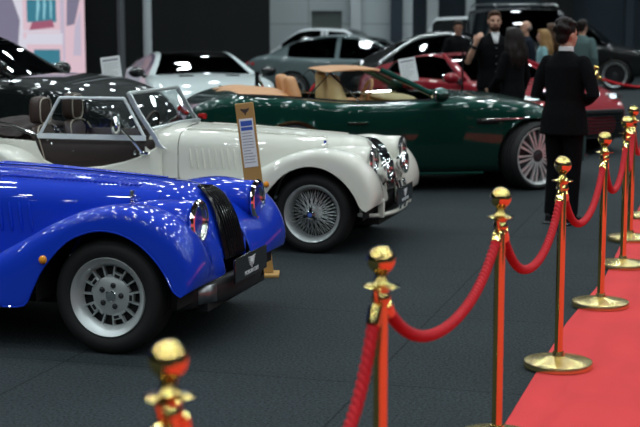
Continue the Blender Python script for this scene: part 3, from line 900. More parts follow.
# ---- dark tall car just behind the cream roadster
suv = dict(gh=(-3.1, -2.6, -1.38, -.52), roofz=1.66, wr=.66,
    belt=[(-3.75, .80), (-3.5, 1.05), (-3.1, 1.14), (-2., 1.15), (-.52, 1.16), (0., 1.145), (.35, 1.08), (.62, .97), (.80, .82), (.88, .66)],
    width=[(-3.75, .80), (-3.4, .93), (-2.9, .96), (-1.5, .94), (0, .96), (.45, .88), (.75, .74), (.88, .58)],
    bottom=[(-3.75, .45), (-3.3, .26), (-.8, .25), (.5, .26), (.88, .34)],
    roof=[(-3.1, 1.15), (-2.6, 1.56), (-1.8, 1.66), (-1.38, 1.62), (-.52, 1.17)], pillars=[(-1.75, -1.67)],
    arches=[(-2.9, .42, .375), (0, .42, .375)], wheel_R=.375, wheel_W=.27, style='suv', crown=.06, seats=[-1.3])
s1 = modern_car('dark_suv', 'tall dark glossy car with long bonnet standing just behind the cream roadster', (-6.07, 12.55, 0), R(-2), M['blackgreen'], suv)
mirror(s1, -.27, -1.02, 1.30, M['blackgreen']); mirror(s1, -.70, 1.0, 1.22, M['blackgreen'])
for sg in (-1, 1):
    MB().ell((.60, sg*.62, .80), (.16, .14, .09), 16, 10).build('headlight', M['lens'], s1)
    MB().ell((.575, sg*.62, .80), (.15, .13, .08), 12, 8).build('headlight_bowl', M['reflector'], s1)
    MB().box(-1.82, sg*.925-.02, .96, -1.60, sg*.925+.02, .985).build('door_handle', M['chrome'], s1, bevel=.008)
g = MB()
for k in range(6): g.box(.80, -.45, .40+.05*k, .885-.012*k, .45, .415+.05*k)
g.build('front_grille', M['gunmetal'], s1)

# ---- green open car with tan cabin
gr = dict(gh=(-2.98, -2.6, -1.55, -.93), roofz=1.24, wr=.60, open=True, ws='glass', sw='glass',
    belt=[(-3.56, .72), (-3.48, .86), (-3.2, .965), (-2.9, .985), (-2.43, .955), (-2.05, .915), (-1.67, .905), (-1.0, .93), (-.8, .935), (-.43, .918), (-.07, .88), (.2, .80), (.5, .70), (.72, .56)],
    width=[(-3.56, .66), (-3.3, .82), (-2.9, .945), (-2.5, .97), (-1.8, .92), (-1.1, .91), (-.4, .945), (0., .945), (.3, .86), (.55, .70), (.72, .52)],
    bottom=[(-3.56, .42), (-3.2, .22), (-2.6, .16), (-.7, .16), (.3, .17), (.72, .24)],
    roof=[(-2.98, .99), (-2.6, 1.1), (-1.9, 1.225), (-1.55, 1.235), (-.93, .94)],
    arches=[(-2.50, .392, .352), (0, .392, .352)], wheel_R=.352, wheel_W=.27, style='twin', crown=.06, steer=R(22))
g1 = modern_car('green_convertible', 'dark green open sports car with tan cabin and silver spoke wheels', (-2.223, 15.145, 0), R(26), M['green'], gr)
MB().box(-2.9, -.78, .30, -.95, .78, .34).build('cabin_floor', M['beige'], g1)
for sg in (-1, 1):
    MB().grid([[(x, sg*w_, z) for x, w_ in ((-2.9, .80), (-2.0, .80), (-1.0, .77))] for z in (.32, .6, .87)]).build('door_card', M['tan'], g1, solid=.02)
    tr = spline([(-3.05, sg*.85, 1.0), (-2.7, sg*.865, .985), (-2.3, sg*.85, .955), (-1.95, sg*.83, .925), (-1.6, sg*.82, .918), (-1.05, sg*.82, .935)], 4)
    MB().tube(tr, .012, 6).build('belt_moulding', M['chrome'], g1)
    MB().tube([(-.95, sg*.83, .93), (-1.22, sg*.745, 1.07), (-1.55, sg*.61, 1.228)], .030, 8).build('screen_pillar', M['green'], g1)
    MB().tube([(-2.07, sg*.58, 1.20), (-1.80, sg*.74, .92)], .010, 6).build('roof_linkage', M['gloss_black'], g1)
    MB().tube([(-2.07, sg*.58, 1.20), (-2.34, sg*.76, .95)], .006, 6).build('roof_linkage', M['gloss_black'], g1)
    MB().grid([[(x, sg*(y+.010), z+d) for d in (-.012, .0, .012)] for x, y, z in ((-.58, .93, .728), (-.42, .942, .735), (-.25, .945, .741), (-.07, .945, .746))]).build('side_strake', M['chrome'], g1, solid=.012)
    MB().grid([[(x, sg*(y+.005), z+d) for d in (-.035, .0, .025)] for x, y, z in ((-.62, .925, .718), (-.45, .94, .728), (-.40, .942, .731))]).build('side_vent', M['dark'], g1, solid=.01)
    MB().tube([(-.55, sg*.93, .19), (-1.5, sg*.905, .19), (-2.05, sg*.925, .21)], .014, 6).build('sill_trim', M['green'], g1)
    MB().box(-1.95, sg*.925-.01, .70, -1.74, sg*.925+.012, .725).build('door_handle', M['green'], g1, bevel=.008)
    MB().ell((.36, sg*.62, .725), (.20, .12, .06), 16, 10, Matrix.Rotation(R(28), 3, 'Y')).build('headlight', M['lens'], g1)
    MB().tube([(-3.53, sg*.30, .80), (-3.50, sg*.55, .80), (-3.36, sg*.79, .79)], .028, 8).build('tail_light', M['redlens'], g1)
hb = MB()
hb.grid([[(x, y, z+.006*(1-(y/.6)**2)) for x, z in ((-1.50, 1.208), (-1.52, 1.228), (-1.62, 1.240), (-1.85, 1.243), (-2.08, 1.222), (-2.13, 1.205), (-2.10, 1.200), (-1.85, 1.226), (-1.6, 1.222))] for y in (-.60, -.5, -.25, 0, .25, .5, .60)], cv=True, cap=True)
hb.build('roof_header', M['tan'], g1, sub=1)
MB().box(-1.36, -.76, .60, -.99, .76, .90).build('dashboard', M['beige'], g1, bevel=.05)
MB().ell((-1.28, 0, .915), (.20, .66, .04), 20, 10).build('dash_top', M['beige'], g1)
for y in (-.36, .36):
    s = MB(); rows = []
    for z, w, t, x in ((.36, .22, .10, -1.84), (.55, .24, .12, -1.88), (.80, .23, .11, -1.93), (.96, .19, .09, -1.96), (1.05, .13, .065, -1.98), (1.14, .12, .06, -2.0), (1.175, .09, .045, -2.0)):
        rows.append([(x+t*math.copysign(abs(math.cos(a))**.8, math.cos(a)), y+w*math.copysign(abs(math.sin(a))**.6, math.sin(a)), z) for a in [2*PI*i/20 for i in range(20)]])
    s.grid(rows, cv=True, cap=True); s.build('seat_back', M['beige'], g1, sub=1, angle=180)
    MB().box(-1.9, y-.23, .32, -1.42, y+.23, .50).build('seat_cushion', M['beige'], g1, bevel=.05)
    s = MB(); rows = []
    for z, w, t, x in ((.60, .22, .07, -2.36), (.92, .20, .08, -2.39), (1.0, .15, .07, -2.42), (1.09, .13, .065, -2.44), (1.125, .09, .045, -2.44)):
        rows.append([(x+t*math.copysign(abs(math.cos(a))**.8, math.cos(a)), y*.8+w*math.copysign(abs(math.sin(a))**.6, math.sin(a)), z+.035) for a in [2*PI*i/20 for i in range(20)]])
    s.grid(rows, cv=True, cap=True); s.build('rear_headrest', M['tan'], g1, sub=1, angle=180)
tn = MB(); tn.grid([[(x, y, z-.08*(abs(y)/.80)**3+.02*math.sin(PI*abs(y)/.40)) for y in [-.80+.16*k for k in range(11)]] for x, z in ((-3.22, .985), (-3.1, 1.025), (-2.95, 1.045), (-2.8, 1.03), (-2.6, 1.01), (-2.48, 1.0), (-2.42, .94))])
tn.build('tonneau_cover', M['tan'], g1, sub=1, solid=.02, angle=180)
MB().tube([(-1.50+.06*math.sin(a), .36+.165*math.cos(a), .93+.155*math.sin(a)) for a in [2*PI*i/32 for i in range(32)]], .016, 8, closed=True).build('steering_wheel', M['tan'], g1)
st = MB().tube([(-1.49, .36, .92), (-1.2, .36, .82)], .03, 8)
for a in (0, PI, -PI/2): st.tube([(-1.49, .36, .925), (-1.50+.06*math.sin(a), .36+.16*math.cos(a), .93+.15*math.sin(a))], .014, 6)
st.build('steering_column', M['beige'], g1)
mirror(g1, -1.02, -1.0, .99, M['green']); mirror(g1, -1.02, 1.0, .99, M['green'])
g = MB()
for k in range(6): g.box(.60, -.46+.01*k, .30+.042*k, .735-.012*k, .46-.01*k, .312+.042*k)
g.build('front_grille', M['gunmetal'], g1)
MB().box(.56, -.48, .28, .712, .48, .56).build('grille_opening', M['dark'], g1, bevel=.03)
# ------------------------------------------------------------------ cars further back
def coupe_P(wb=2.75, fo=.85, ro=1.0, roofz=1.27, w=.95, sx=-.75, **k):
    t = -(wb+ro)
    P = dict(gh=(t+.35, t+1.55, -1.62, sx), roofz=roofz, wr=.57,
        belt=[(t, .70), (t+.15, .86), (t+.6, .95), (-wb+.2, .97), (-2.0, .91), (sx, .90), (-.3, .88), (.3, .78), (fo-.2, .66), (fo, .50)],
        width=[(t, .70), (t+.4, .88), (-wb+.1, w+.02), (-1.5, w-.05), (0, w), (.45, w-.10), (fo-.1, .70), (fo, .56)],
        bottom=[(t, .40), (t+.5, .22), (-1.5, .15), (.3, .16), (fo, .22)],
        roof=[(t+.35, .96), (t+1.55, roofz-.03), (-2.0, roofz), (-1.62, roofz-.03), (sx, .91)], pillars=[(-wb+.32, -wb+.45)] if False else [], qx=t+1.0,
        arches=[(-wb, .39, .345), (0, .39, .345)], wheel_R=.335, wheel_W=.24, style='plain', crown=.05, seats=[-1.9])
    P.update(k); return P
def sedan_P(L=4.9, roofz=1.42, **k):
    t = -3.95
    P = dict(gh=(t+.45, t+1.25, -1.55, -.62), roofz=roofz, wr=.58,
        belt=[(t, .80), (t+.12, .95), (t+.5, 1.0), (-2.6, .96), (-.62, .93), (0, .89), (.5, .80), (.78, .68), (.88, .54)],
        width=[(t, .74), (t+.3, .87), (-2.9, .93), (-1.5, .92), (0, .92), (.5, .84), (.8, .70), (.88, .58)],
        bottom=[(t, .40), (t+.4, .24), (-1.5, .18), (.4, .20), (.88, .26)],
        roof=[(t+.45, 1.01), (t+1.25, roofz-.06), (-2.1, roofz), (-1.55, roofz-.04), (-.62, .94)], pillars=[(-2.05, -1.97)], qx=t+.95,
        arches=[(-2.9, .38, .335), (0, .38, .335)], wheel_R=.335, wheel_W=.24, style='plain', crown=.05, seats=[-1.5])
    P.update(k); return P
def tall_P(t=-3.7, ra=-2.85, roofz=1.65, sx=-.75, rx=-1.4, zb=1.08, back=.55, **k):
    P = dict(gh=(t+.10, t+back, rx, sx), roofz=roofz, wr=.68,
        belt=[(t, .95), (t+.08, zb), (-2.5, zb+.01), (sx, zb), (0, zb-.05), (.5, zb-.12), (.78, .84), (.86, .68)],
        width=[(t, .84), (t+.3, .93), (-2.8, .96), (-1.5, .95), (0, .96), (.5, .90), (.78, .78), (.86, .68)],
        bottom=[(t, .45), (t+.4, .28), (-1.5, .25), (.4, .28), (.86, .34)],
        roof=[(t+.10, zb+.02), (t+back, roofz-.04), (-2.2, roofz), (rx, roofz-.04), (sx, zb+.01)], pillars=[(-1.95, -1.87), (t+1.35, t+1.43)], qx=t+.35,
        arches=[(ra, .41, .365), (0, .41, .365)], wheel_R=.365, wheel_W=.25, style='suv', crown=.05, seats=[-1.6])
    P.update(k); return P
def face_lamps(root, x, y, z, m='lens', r=(.16, .15, .07)):
    for sg in (-1, 1):
        MB().ell((x, sg*y, z), r, 14, 8).build('headlight', M[m], root)
def tail_lamps(root, t, y, z):
    for sg in (-1, 1):
        MB().tube([(t+.0, sg*(y-.30), z), (t+.03, sg*y, z), (t+.22, sg*(y+.13), z)], .045, 8).build('tail_light', M['redlens'], root)
def grille(root, x, w, z0, n, dz=.045, m='gunmetal'):
    g = MB()
    for k in range(n): g.box(x-.12, -w, z0+dz*k, x, w, z0+dz*k+.014)
    g.build('front_grille', M[m], root)
    MB().box(x-.14, -w-.02, z0-.02, x-.03, w+.02, z0+dz*n).build('grille_opening', M['dark'], root, bevel=.02)

# pale coupe facing the camera behind the tail of the green car
a = R(-60); x0, y0 = -7.5+.75*math.cos(a), 19.8+.75*math.sin(a)
c = modern_car('pale_coupe', 'pale silver-white coupe with dark windscreen, nose towards us behind tan tonneau', (x0, y0, 0), a, M['silverwhite'], coupe_P(ws='privacy', black_roof=True, roofz=1.24))
face_lamps(c, .42, .66, .70); grille(c, .86, .50, .28, 6)
for sg in (-1, 1): mirror(c, -.75, sg*1.0, .95, M['black'])
for sg in (-1, 1): MB().box(-.42, sg*.34-.10, .905, -.15, sg*.34+.10, .925).build('bonnet_vent', M['mesh_black'], c)
# grey saloon
c = modern_car('grey_saloon', 'grey saloon car with red tail lamp, beyond the pale coupe', (-9.25+3.95, 27.5, 0), 0, M['grey'], sedan_P(sw='privacy'))
tail_lamps(c, -3.93, .68, .84); face_lamps(c, .62, .70, .70); grille(c, .88, .42, .30, 6)
MB().tube([(-3.35, -.86, 1.03), (-2.7, -.66, 1.36), (-1.7, -.62, 1.385), (-.7, -.83, .97)], .012, 6).build('window_trim', M['chrome'], c)
# black fastback
c = modern_car('black_fastback', 'black fastback car with bright window trim arc behind the dark red car', (-6.62+3.75, 25.05, 0), 0, M['black'], coupe_P(roofz=1.52, wb=2.85, ro=.95, sw='privacy'))
tail_lamps(c, -3.72, .66, .84); grille(c, .86, .45, .30, 6)
MB().tube(spline([(-2.95, -.885, .985), (-2.75, -.80, 1.13), (-2.4, -.66, 1.37), (-2.0, -.61, 1.455), (-1.62, -.61, 1.43), (-.85, -.85, .95)], 4), .026, 6).build('window_trim', M['satin'], c)
# dark red sports car
a = R(-44)
c = modern_car('dark_red_coupe', 'dark red sports coupe with bright headlamp, behind the green car bonnet', (-2.22, 18.80, 0), a, M['red'], coupe_P(roofz=1.26, ws='privacy', sw='privacy'))
face_lamps(c, .46, .66, .71, 'lens', (.20, .14, .07)); face_lamps(c, .44, .655, .70, 'reflector', (.18, .12, .06)); grille(c, .87, .56, .22, 8)
for sg in (-1, 1):
    mirror(c, -.80, sg*1.02, .95, M['red'])
    MB().tube([(-.78, sg*.83, .925), (-1.15, sg*.74, 1.08), (-1.62, sg*.57, 1.23)], .034, 8).build('screen_pillar', M['red'], c)
# white estate, white van, black off-roader, black suv
c = modern_car('white_estate', 'long white estate car with dark windows in front of the pale wall', (-10.4+3.2, 32.7, 0), 0, M['white'], tall_P(t=-3.2, ra=-2.35, roofz=1.52, zb=.98, back=.75))
tail_lamps(c, -3.2, .74, .85); face_lamps(c, .6, .72, .78); grille(c, .87, .42, .36, 6)
c = modern_car('white_van', 'white high-roofed vehicle at the dark blue wall behind the black fastback', (-8.6+4.0, 40.0, 0), 0, M['white'], tall_P(roofz=1.80, zb=1.12, back=.45))
tail_lamps(c, -3.72, .74, .95); face_lamps(c, .6, .72, .82); grille(c, .87, .42, .36, 6)
a = R(-66)
c = modern_car('black_offroader', 'big boxy black off-roader behind the standing visitors', (-4.25+1.1*math.cos(a)+.1, 31.0+1.1*math.sin(a), 0), a, M['black'], tall_P(t=-3.55, roofz=1.97, sx=-.80, rx=-1.12, zb=1.20, back=.2, ws='privacy', wr=.78))
face_lamps(c, .80, .68, .93, 'lens', (.06, .11, .11)); grille(c, .88, .42, .62, 6, .05, 'chrome')
rk = MB()
for sg in (-1, 1): rk.tube([(-1.2, sg*.70, 2.0), (-1.4, sg*.70, 2.05), (-3.2, sg*.70, 2.05), (-3.4, sg*.70, 2.0)], .022, 6)
for x in (-1.5, -2.2, -3.0): rk.tube([(x, -.70, 2.05), (x, .70, 2.05)], .015, 6)
rk.build('roof_rack', M['steel'], c)
c = modern_car('black_suv', 'glossy black sport utility car beyond the suited man, wheel behind the far rope', (-2.55, 36.0, 0), 0, M['black'], tall_P(t=-3.3, roofz=1.72, sx=-.15, rx=-1.0))
face_lamps(c, .6, .72, .84); grille(c, .87, .42, .42, 6)
MB().tube(spline([(-2.9, -.70, 1.67), (-2.0, -.68, 1.74), (-1.1, -.69, 1.70), (-.2, -.87, 1.12)], 4), .022, 6).build('roof_rail', M['chrome'], c)

# ------------------------------------------------------------------ walls, posts and the big screen behind
def cam_aligned(u, v): return (u, v, 0)
wp = MB().box(0, 0, 0, 4.35, .25, 8.2).build('wall_partition', BLK, smooth=False); struct(wp); wp.location = (-14.1, 29.25, 0); wp.rotation_euler = (0, 0, R(16))
wl = MB(); wl.box(0, 0, 0, 1.42, .25, 8.2); wl.box(2.20, 0, 0, 4.0, .25, 8.2); wl.box(1.42, 0, 1.93, 2.20, .25, 8.2); wl.box(1.42, 0, 0, 2.20, .25, 1.30)
wl = wl.build('wall_panelled', WALLM, smooth=False); struct(wl); wl.location = (-11.5, 34.15, 0); wl.rotation_euler = (0, 0, R(16))
w1 = MB().box(1.42, .10, 1.30, 2.20, .16, 1.93).build('window_1', mat('grey_window', (.16, .18, .17), .25), smooth=False); struct(w1); w1.location = (-11.5, 34.15, 0); w1.rotation_euler = (0, 0, R(16))
WH_ = mat('pale_trim', (.52, .56, .58), .6, var=.05)
def trim(n, px, d, w, m, h=8.2):
    o = MB().box(-w/2, -w/2, 0, w/2, w/2, h).build('trim_%d' % n, m, smooth=False); struct(o); o.location = (px[0], px[1], 0); o.rotation_euler = (0, 0, R(16))
for n, (uv, w, m) in enumerate([((-8.98, 34.60), .26, WH_), ((-8.02, 35.02), .30, NAVY), ((-9.1, 44.9), .35, WH_), ((-7.9, 45.1), .28, WH_), ((-5.1, 44.9), .9, BLK), ((-.6, 45.0), .8, BLK), ((-2.9, 45.1), .25, NAVY)]):
    trim(n+1, uv, 0, w, m)
for (u, v, r, m, l) in ((-11.93, 26.78, .075, 'post_grey', 'tall round dark grey post in front of the black wall by the bright screen'), (-11.42, 26.95, .085, 'post_white', 'tall round pale post in front of the black wall')):
    t = thing('support_post', l, 'post', (u, v, 0), 0, 'tall support posts')
    MB().lathe([(0, 0), (r, 0), (r, 8.19), (0, 8.19)], 20).build('post_shaft', M[m], t)
    MB().lathe([(0, 0), (.22, 0), (.22, .02), (r, .03)], 20).build('foot_plate', M[m], t)
sc = thing('led_screen', 'large bright video wall showing pink window frames at the picture corner', 'screen', (-16.1, 26.55, 0), R(16))
MB().box(-.5, 0, .45, 3.17, .18, 4.6).build('screen_cabinet', M['gloss_black'], sc, bevel=.01)
MB().box(-.4, .02, 0, 3.1, .35, .45).build('screen_plinth', M['gloss_black'], sc, bevel=.01)
def em(n, c, s=1.0): return mat(n, (.02, .02, .02), .4, emit=c, es=s)
cols = [em('screen_lilac', (.58, .52, .66), .85), em('screen_pink', (.80, .58, .66), .85), em('screen_teal', (.05, .24, .33), .8), em('screen_pale', (.72, .70, .80), .9), em('screen_violet', (.24, .22, .32), .8), em('screen_rose', (.42, .12, .20), .8), em('screen_cyan', (.30, .62, .72), .9)]
pic = MB()
def quad(k, poly, y):
    pic.mi = k; vs = [pic.bm.verts.new((a, y, b)) for a, b in poly]; pic.face(vs)
def rect(k, x0, z0, x1, z1, y): quad(k, [(x0, z0), (x1, z0), (x1, z1), (x0, z1)], y)
rect(0, -.44, .5, 3.12, 4.5, -.004)
X_ = lambda p: (p+60)/46.7+.0
Z_ = lambda y: 1.75-(y-18)/46.7
rect(3, X_(0), Z_(80), X_(30), Z_(-60), -.006)
quad(4, [(X_(2), Z_(75)), (X_(20), Z_(60)), (X_(24), Z_(20)), (X_(14), Z_(-10)), (X_(4), Z_(-40)), (X_(-14), Z_(-40)), (X_(-20), Z_(20))], -.008)
rect(1, X_(27), Z_(38), X_(64), Z_(-30), -.008); rect(2, X_(31), Z_(22), X_(60), Z_(0), -.010); quad(5, [(X_(33), Z_(30)), (X_(58), Z_(27)), (X_(56), Z_(20)), (X_(36), Z_(22))], -.012)
rect(3, X_(26), Z_(32), X_(64), Z_(30), -.012)
rect(1, X_(30), Z_(68), X_(66), Z_(44), -.008); rect(2, X_(37), Z_(63), X_(63), Z_(49), -.010)
rect(3, X_(30), Z_(44), X_(66), Z_(33), -.009)
rect(1, X_(68), Z_(75), X_(88), Z_(-60), -.008); quad(4, [(X_(70), Z_(26)), (X_(78), Z_(24)), (X_(86), Z_(-10)), (X_(84), Z_(-40)), (X_(72), Z_(-40))], -.011)
quad(0, [(X_(76), Z_(55)), (X_(84), Z_(55)), (X_(84), Z_(10)), (X_(78), Z_(28))], -.010)
for k in range(3): quad(6, [(X_(40+7*k), Z_(20-k)), (X_(41.5+7*k), Z_(21-k)), (X_(44+6*k), Z_(6)), (X_(42+6*k), Z_(-14))], -.013)
pic.build('screen_picture', cols, sc, smooth=False)

# ------------------------------------------------------------------ board sign between the two roadsters
bd = thing('board_sign', 'tall tan board with a pasted information sheet, leaning beside the blue car nose', 'sign', (-2.97, 8.98, 0), R(16))
MB().box(-.06, -.09, 0, .10, .09, .022).build('foot_plate', M['ply'], bd, bevel=.005)
tl = Matrix.Translation((0, 0, .02)) @ Matrix.Rotation(R(-6.5), 4, 'Y')
pn = MB().box(-.062, -.011, 0, .062, .011, 1.17, tl).build('board', M['ply'], bd, bevel=.004)
sh = MB().box(-.048, -.0135, .735, .046, -.0115, 1.065, tl).build('information_sheet', M['paper'], pn, smooth=False)
pr = MB()
for z0, z1 in ((1.015, 1.050), (.985, 1.008)): pr.box(-.040, -.0145, z0, .038, -.0136, z1, tl)
pr.build('sheet_heading', M['ink_blue'], sh, smooth=False)
pr = MB()
random.seed(5)
for k in range(11): pr.box(-.040, -.0145, .965-.02*k, -.040+.078*random.uniform(.6, 1), -.0136, .970-.02*k, tl)
pr.build('sheet_text', M['ink_grey'], sh, smooth=False)
lg = MB()
for sg in (-1, 1):
    v = [lg.bm.verts.new(tl @ Vector(p)) for p in ((sg*.004, -.0125, 1.10), (sg*.030, -.0125, 1.125), (sg*.028, -.0125, 1.135), (sg*.004, -.0125, 1.128))]; lg.face(v)
lg.box(-.005, -.0125, 1.09, .005, -.0112, 1.13, tl)
lg.build('winged_mark', M['ink_dark'], pn, smooth=False)

def info_stand(u, v, h, label, rz=16, tilt=0):
    t = thing('info_stand', label, 'sign', (u, v, 0), R(rz), 'info card stands')
    MB().lathe([(0, 0), (.16, 0), (.16, .012), (.02, .02), (0, .02)], 24).build('base', M['gloss_black'], t)
    MB().tube([(0, .02, .015), (0, .02, h-.02)], .012, 8).build('pole', M['gloss_black'], t)
    tm = Matrix.Translation((0, 0, h)) @ Matrix.Rotation(R(-12), 4, 'X') @ Matrix.Rotation(R(tilt), 4, 'Y')
    c = MB().box(-.105, -.006, -.15, .105, .004, .15, tm).build('card', M['paper'], t, smooth=False)
    k = MB()
    k.box(-.085, -.0072, .10, .085, -.0062, .125, tm)
    for i in range(8): k.box(-.085, -.0072, .07-.024*i, -.085+.17*(1, .9, .95, .6, .85, .9, .7, .5)[i], -.0062, .075-.024*i, tm)
    k.build('card_text', M['ink_grey'], c, smooth=False)
    return t
info_stand(-3.76, 17.1, 1.11, 'white printed card on a black stand, beside the green car windscreen', tilt=-10)
info_stand(-6.36, 14.0, 1.19, 'white card on a black stand behind the dark car bonnet', tilt=-8)
# barrier behind the green car: one gold post, one black post, and one far gold post by the black car
stanchion(-5.37, 18.72, 'single gold rope post behind the green car cabin')
t = thing('black_barrier_post', 'slim black barrier post behind the tan seat, red rope tied to it', 'rope post', (-6.08, 18.1, 0))
MB().lathe([(0, 0), (.15, 0), (.15, .02), (.03, .03), (0, .03)], 24).build('base', M['gloss_black'], t); MB().lathe([(0, .02), (.032, .02), (.032, .98), (.036, .985), (.036, 1.03), (0, 1.03)], 16).build('pole', M['gloss_black'], t)
rope((-5.37, 18.72), (-6.08, 18.1), .60, 'short red rope behind the green car, from gold post to black post', steps=140, group=None)
stanchion(-1.79, 20.95, 'far gold rope post beyond the suited man, red rope leading off')
stanchion(.02, 21.15, 'far gold rope post outside the picture edge holding the far rope')
rope((-1.79, 20.95), (.02, 21.15), .74, 'far red rope in front of the black car wheel', steps=160, group=None)
# ------------------------------------------------------------------ people (local x = facing direction, y = left, feet at z = 0)
def rings(mb, rs, n=20):
    """rs: (centre, axis_a half, axis_b half) -> lofted ellipse tube with caps"""
    rows = []
    for c, a, b in rs:
        c, a, b = Vector(c), Vector(a), Vector(b)
        rows.append([c+a*math.cos(2*PI*i/n)+b*math.sin(2*PI*i/n) for i in range(n)])
    mb.grid(rows, cv=True, cap=True)
def limb(mb, pts, rad, n=14):
    mb.tube(pts, rad, n)
    for p, r in ((pts[0], rad[0]), (pts[-1], rad[-1])): mb.ell(p, (r, r, r), 12, 8)
def torso(mb, levels):
    rings(mb, [((x, y, z), (d, 0, 0), (0, w, 0)) for x, y, z, d, w in levels], 24)
def lerp(a, b, t): return Vector(a)*(1-t)+Vector(b)*t
def arm_pts(S, E, W_): return [S, lerp(S, E, .5), E, lerp(E, W_, .45), W_]
def fuse(mb, name, m, parent, vox=.009, smooth=4, fac=.5):
    bmesh.ops.recalc_face_normals(mb.bm, faces=mb.bm.faces)
    o = mb.build('tmp_fuse', m)
    r = o.modifiers.new('r', 'REMESH'); r.mode = 'VOXEL'; r.voxel_size = vox; r.use_smooth_shade = True
    s = o.modifiers.new('s', 'SMOOTH'); s.iterations = smooth; s.factor = fac
    me = evaluated(o); kill(o)
    me.materials.clear(); me.materials.append(m); me.shade_smooth()
    return link(name, me, parent)
def hand(mb, W_, d, nrm, curl=.35, sc=1., side=1):
    """palm, four unequal bent fingers and a thumb leaving the side of the palm"""
    d = Vector(d).normalized(); nrm = Vector(nrm); nrm = (nrm-d*nrm.dot(d)).normalized(); sd = d.cross(nrm).normalized()*side
    W_ = Vector(W_)
    rings(mb, [(W_-d*.01, sd*.026*sc, nrm*.019*sc), (W_+d*.03*sc, sd*.036*sc, nrm*.016*sc), (W_+d*.07*sc, sd*.041*sc, nrm*.014*sc), (W_+d*.092*sc, sd*.039*sc, nrm*.012*sc)], 14)
    for k, (off, L) in enumerate(((-.030, .072), (-.010, .082), (.010, .076), (.029, .060))):
        p0 = W_+d*.085*sc+sd*off*sc
        pts = [p0]; a = 0
        for j, f in enumerate((.45, .30, .25)):
            a += curl*(1, 1.2, .8)[j]
            pts.append(pts[-1]+(d*math.cos(a)+nrm*math.sin(a))*L*f*sc)
        mb.tube(pts, [.0098*sc, .0092*sc, .0086*sc, .0075*sc], 8); mb.ell(pts[-1], (.0075*sc,)*3, 8, 6)
    p0 = W_+d*.025*sc-sd*.030*sc
    pts = [p0, p0+(d*.6-sd*.7+nrm*.25).normalized()*.038*sc, p0+(d*.6-sd*.7+nrm*.25).normalized()*.038*sc+(d*.9-sd*.25+nrm*.4).normalized()*.030*sc]
    mb.tube(pts, [.013*sc, .0115*sc, .009*sc], 8); mb.ell(pts[-1], (.009*sc,)*3, 8, 6)

SKIN = mat('skin', (.52, .29, .20), .5, var=.06, vscale=18)
SKIN2 = mat('skin_deep', (.42, .22, .15), .5, var=.06, vscale=18)
HAIRD = mat('dark_hair', (.014, .010, .009), .45, var=.4, vscale=50, bump=.5, bscale=90, spec=.15)
HAIRB = mat('brown_hair', (.060, .030, .017), .5, var=.4, vscale=50, bump=.5, bscale=90, spec=.15)
HAIRL = mat('fair_hair', (.26, .15, .06), .5, var=.35, vscale=50, bump=.5, bscale=90, spec=.15)
HAIRG = mat('grey_stubble', (.20, .16, .14), .7, var=.3, vscale=60)
BLACKC = mat('black_cloth', (.0045, .0048, .0055), .9, var=.2, vscale=20, bump=.3, bscale=60, spec=.08)
BLACKT = mat('black_trousers', (.004, .0042, .005), .9, var=.2, vscale=20, bump=.2, bscale=60, spec=.08)
NAVYC = mat('dark_navy_cloth', (.012, .016, .024), .85, var=.2, spec=.08)
TEALC = mat('grey_green_cloth', (.085, .13, .13), .85, var=.15, spec=.08)
CYANC = mat('pale_teal_cloth', (.20, .36, .38), .85, var=.15, spec=.08)
JEANS = mat('blue_denim', (.03, .045, .08), .85, var=.2, spec=.08)
WHITEC = mat('white_cotton', (.70, .71, .72), .8, var=.04)
SHOE = mat('black_shoe_leather', (.008, .008, .009), .25)
EYEW = mat('eye', (.05, .03, .02), .15); LIP = mat('lips', (.36, .13, .11), .5)

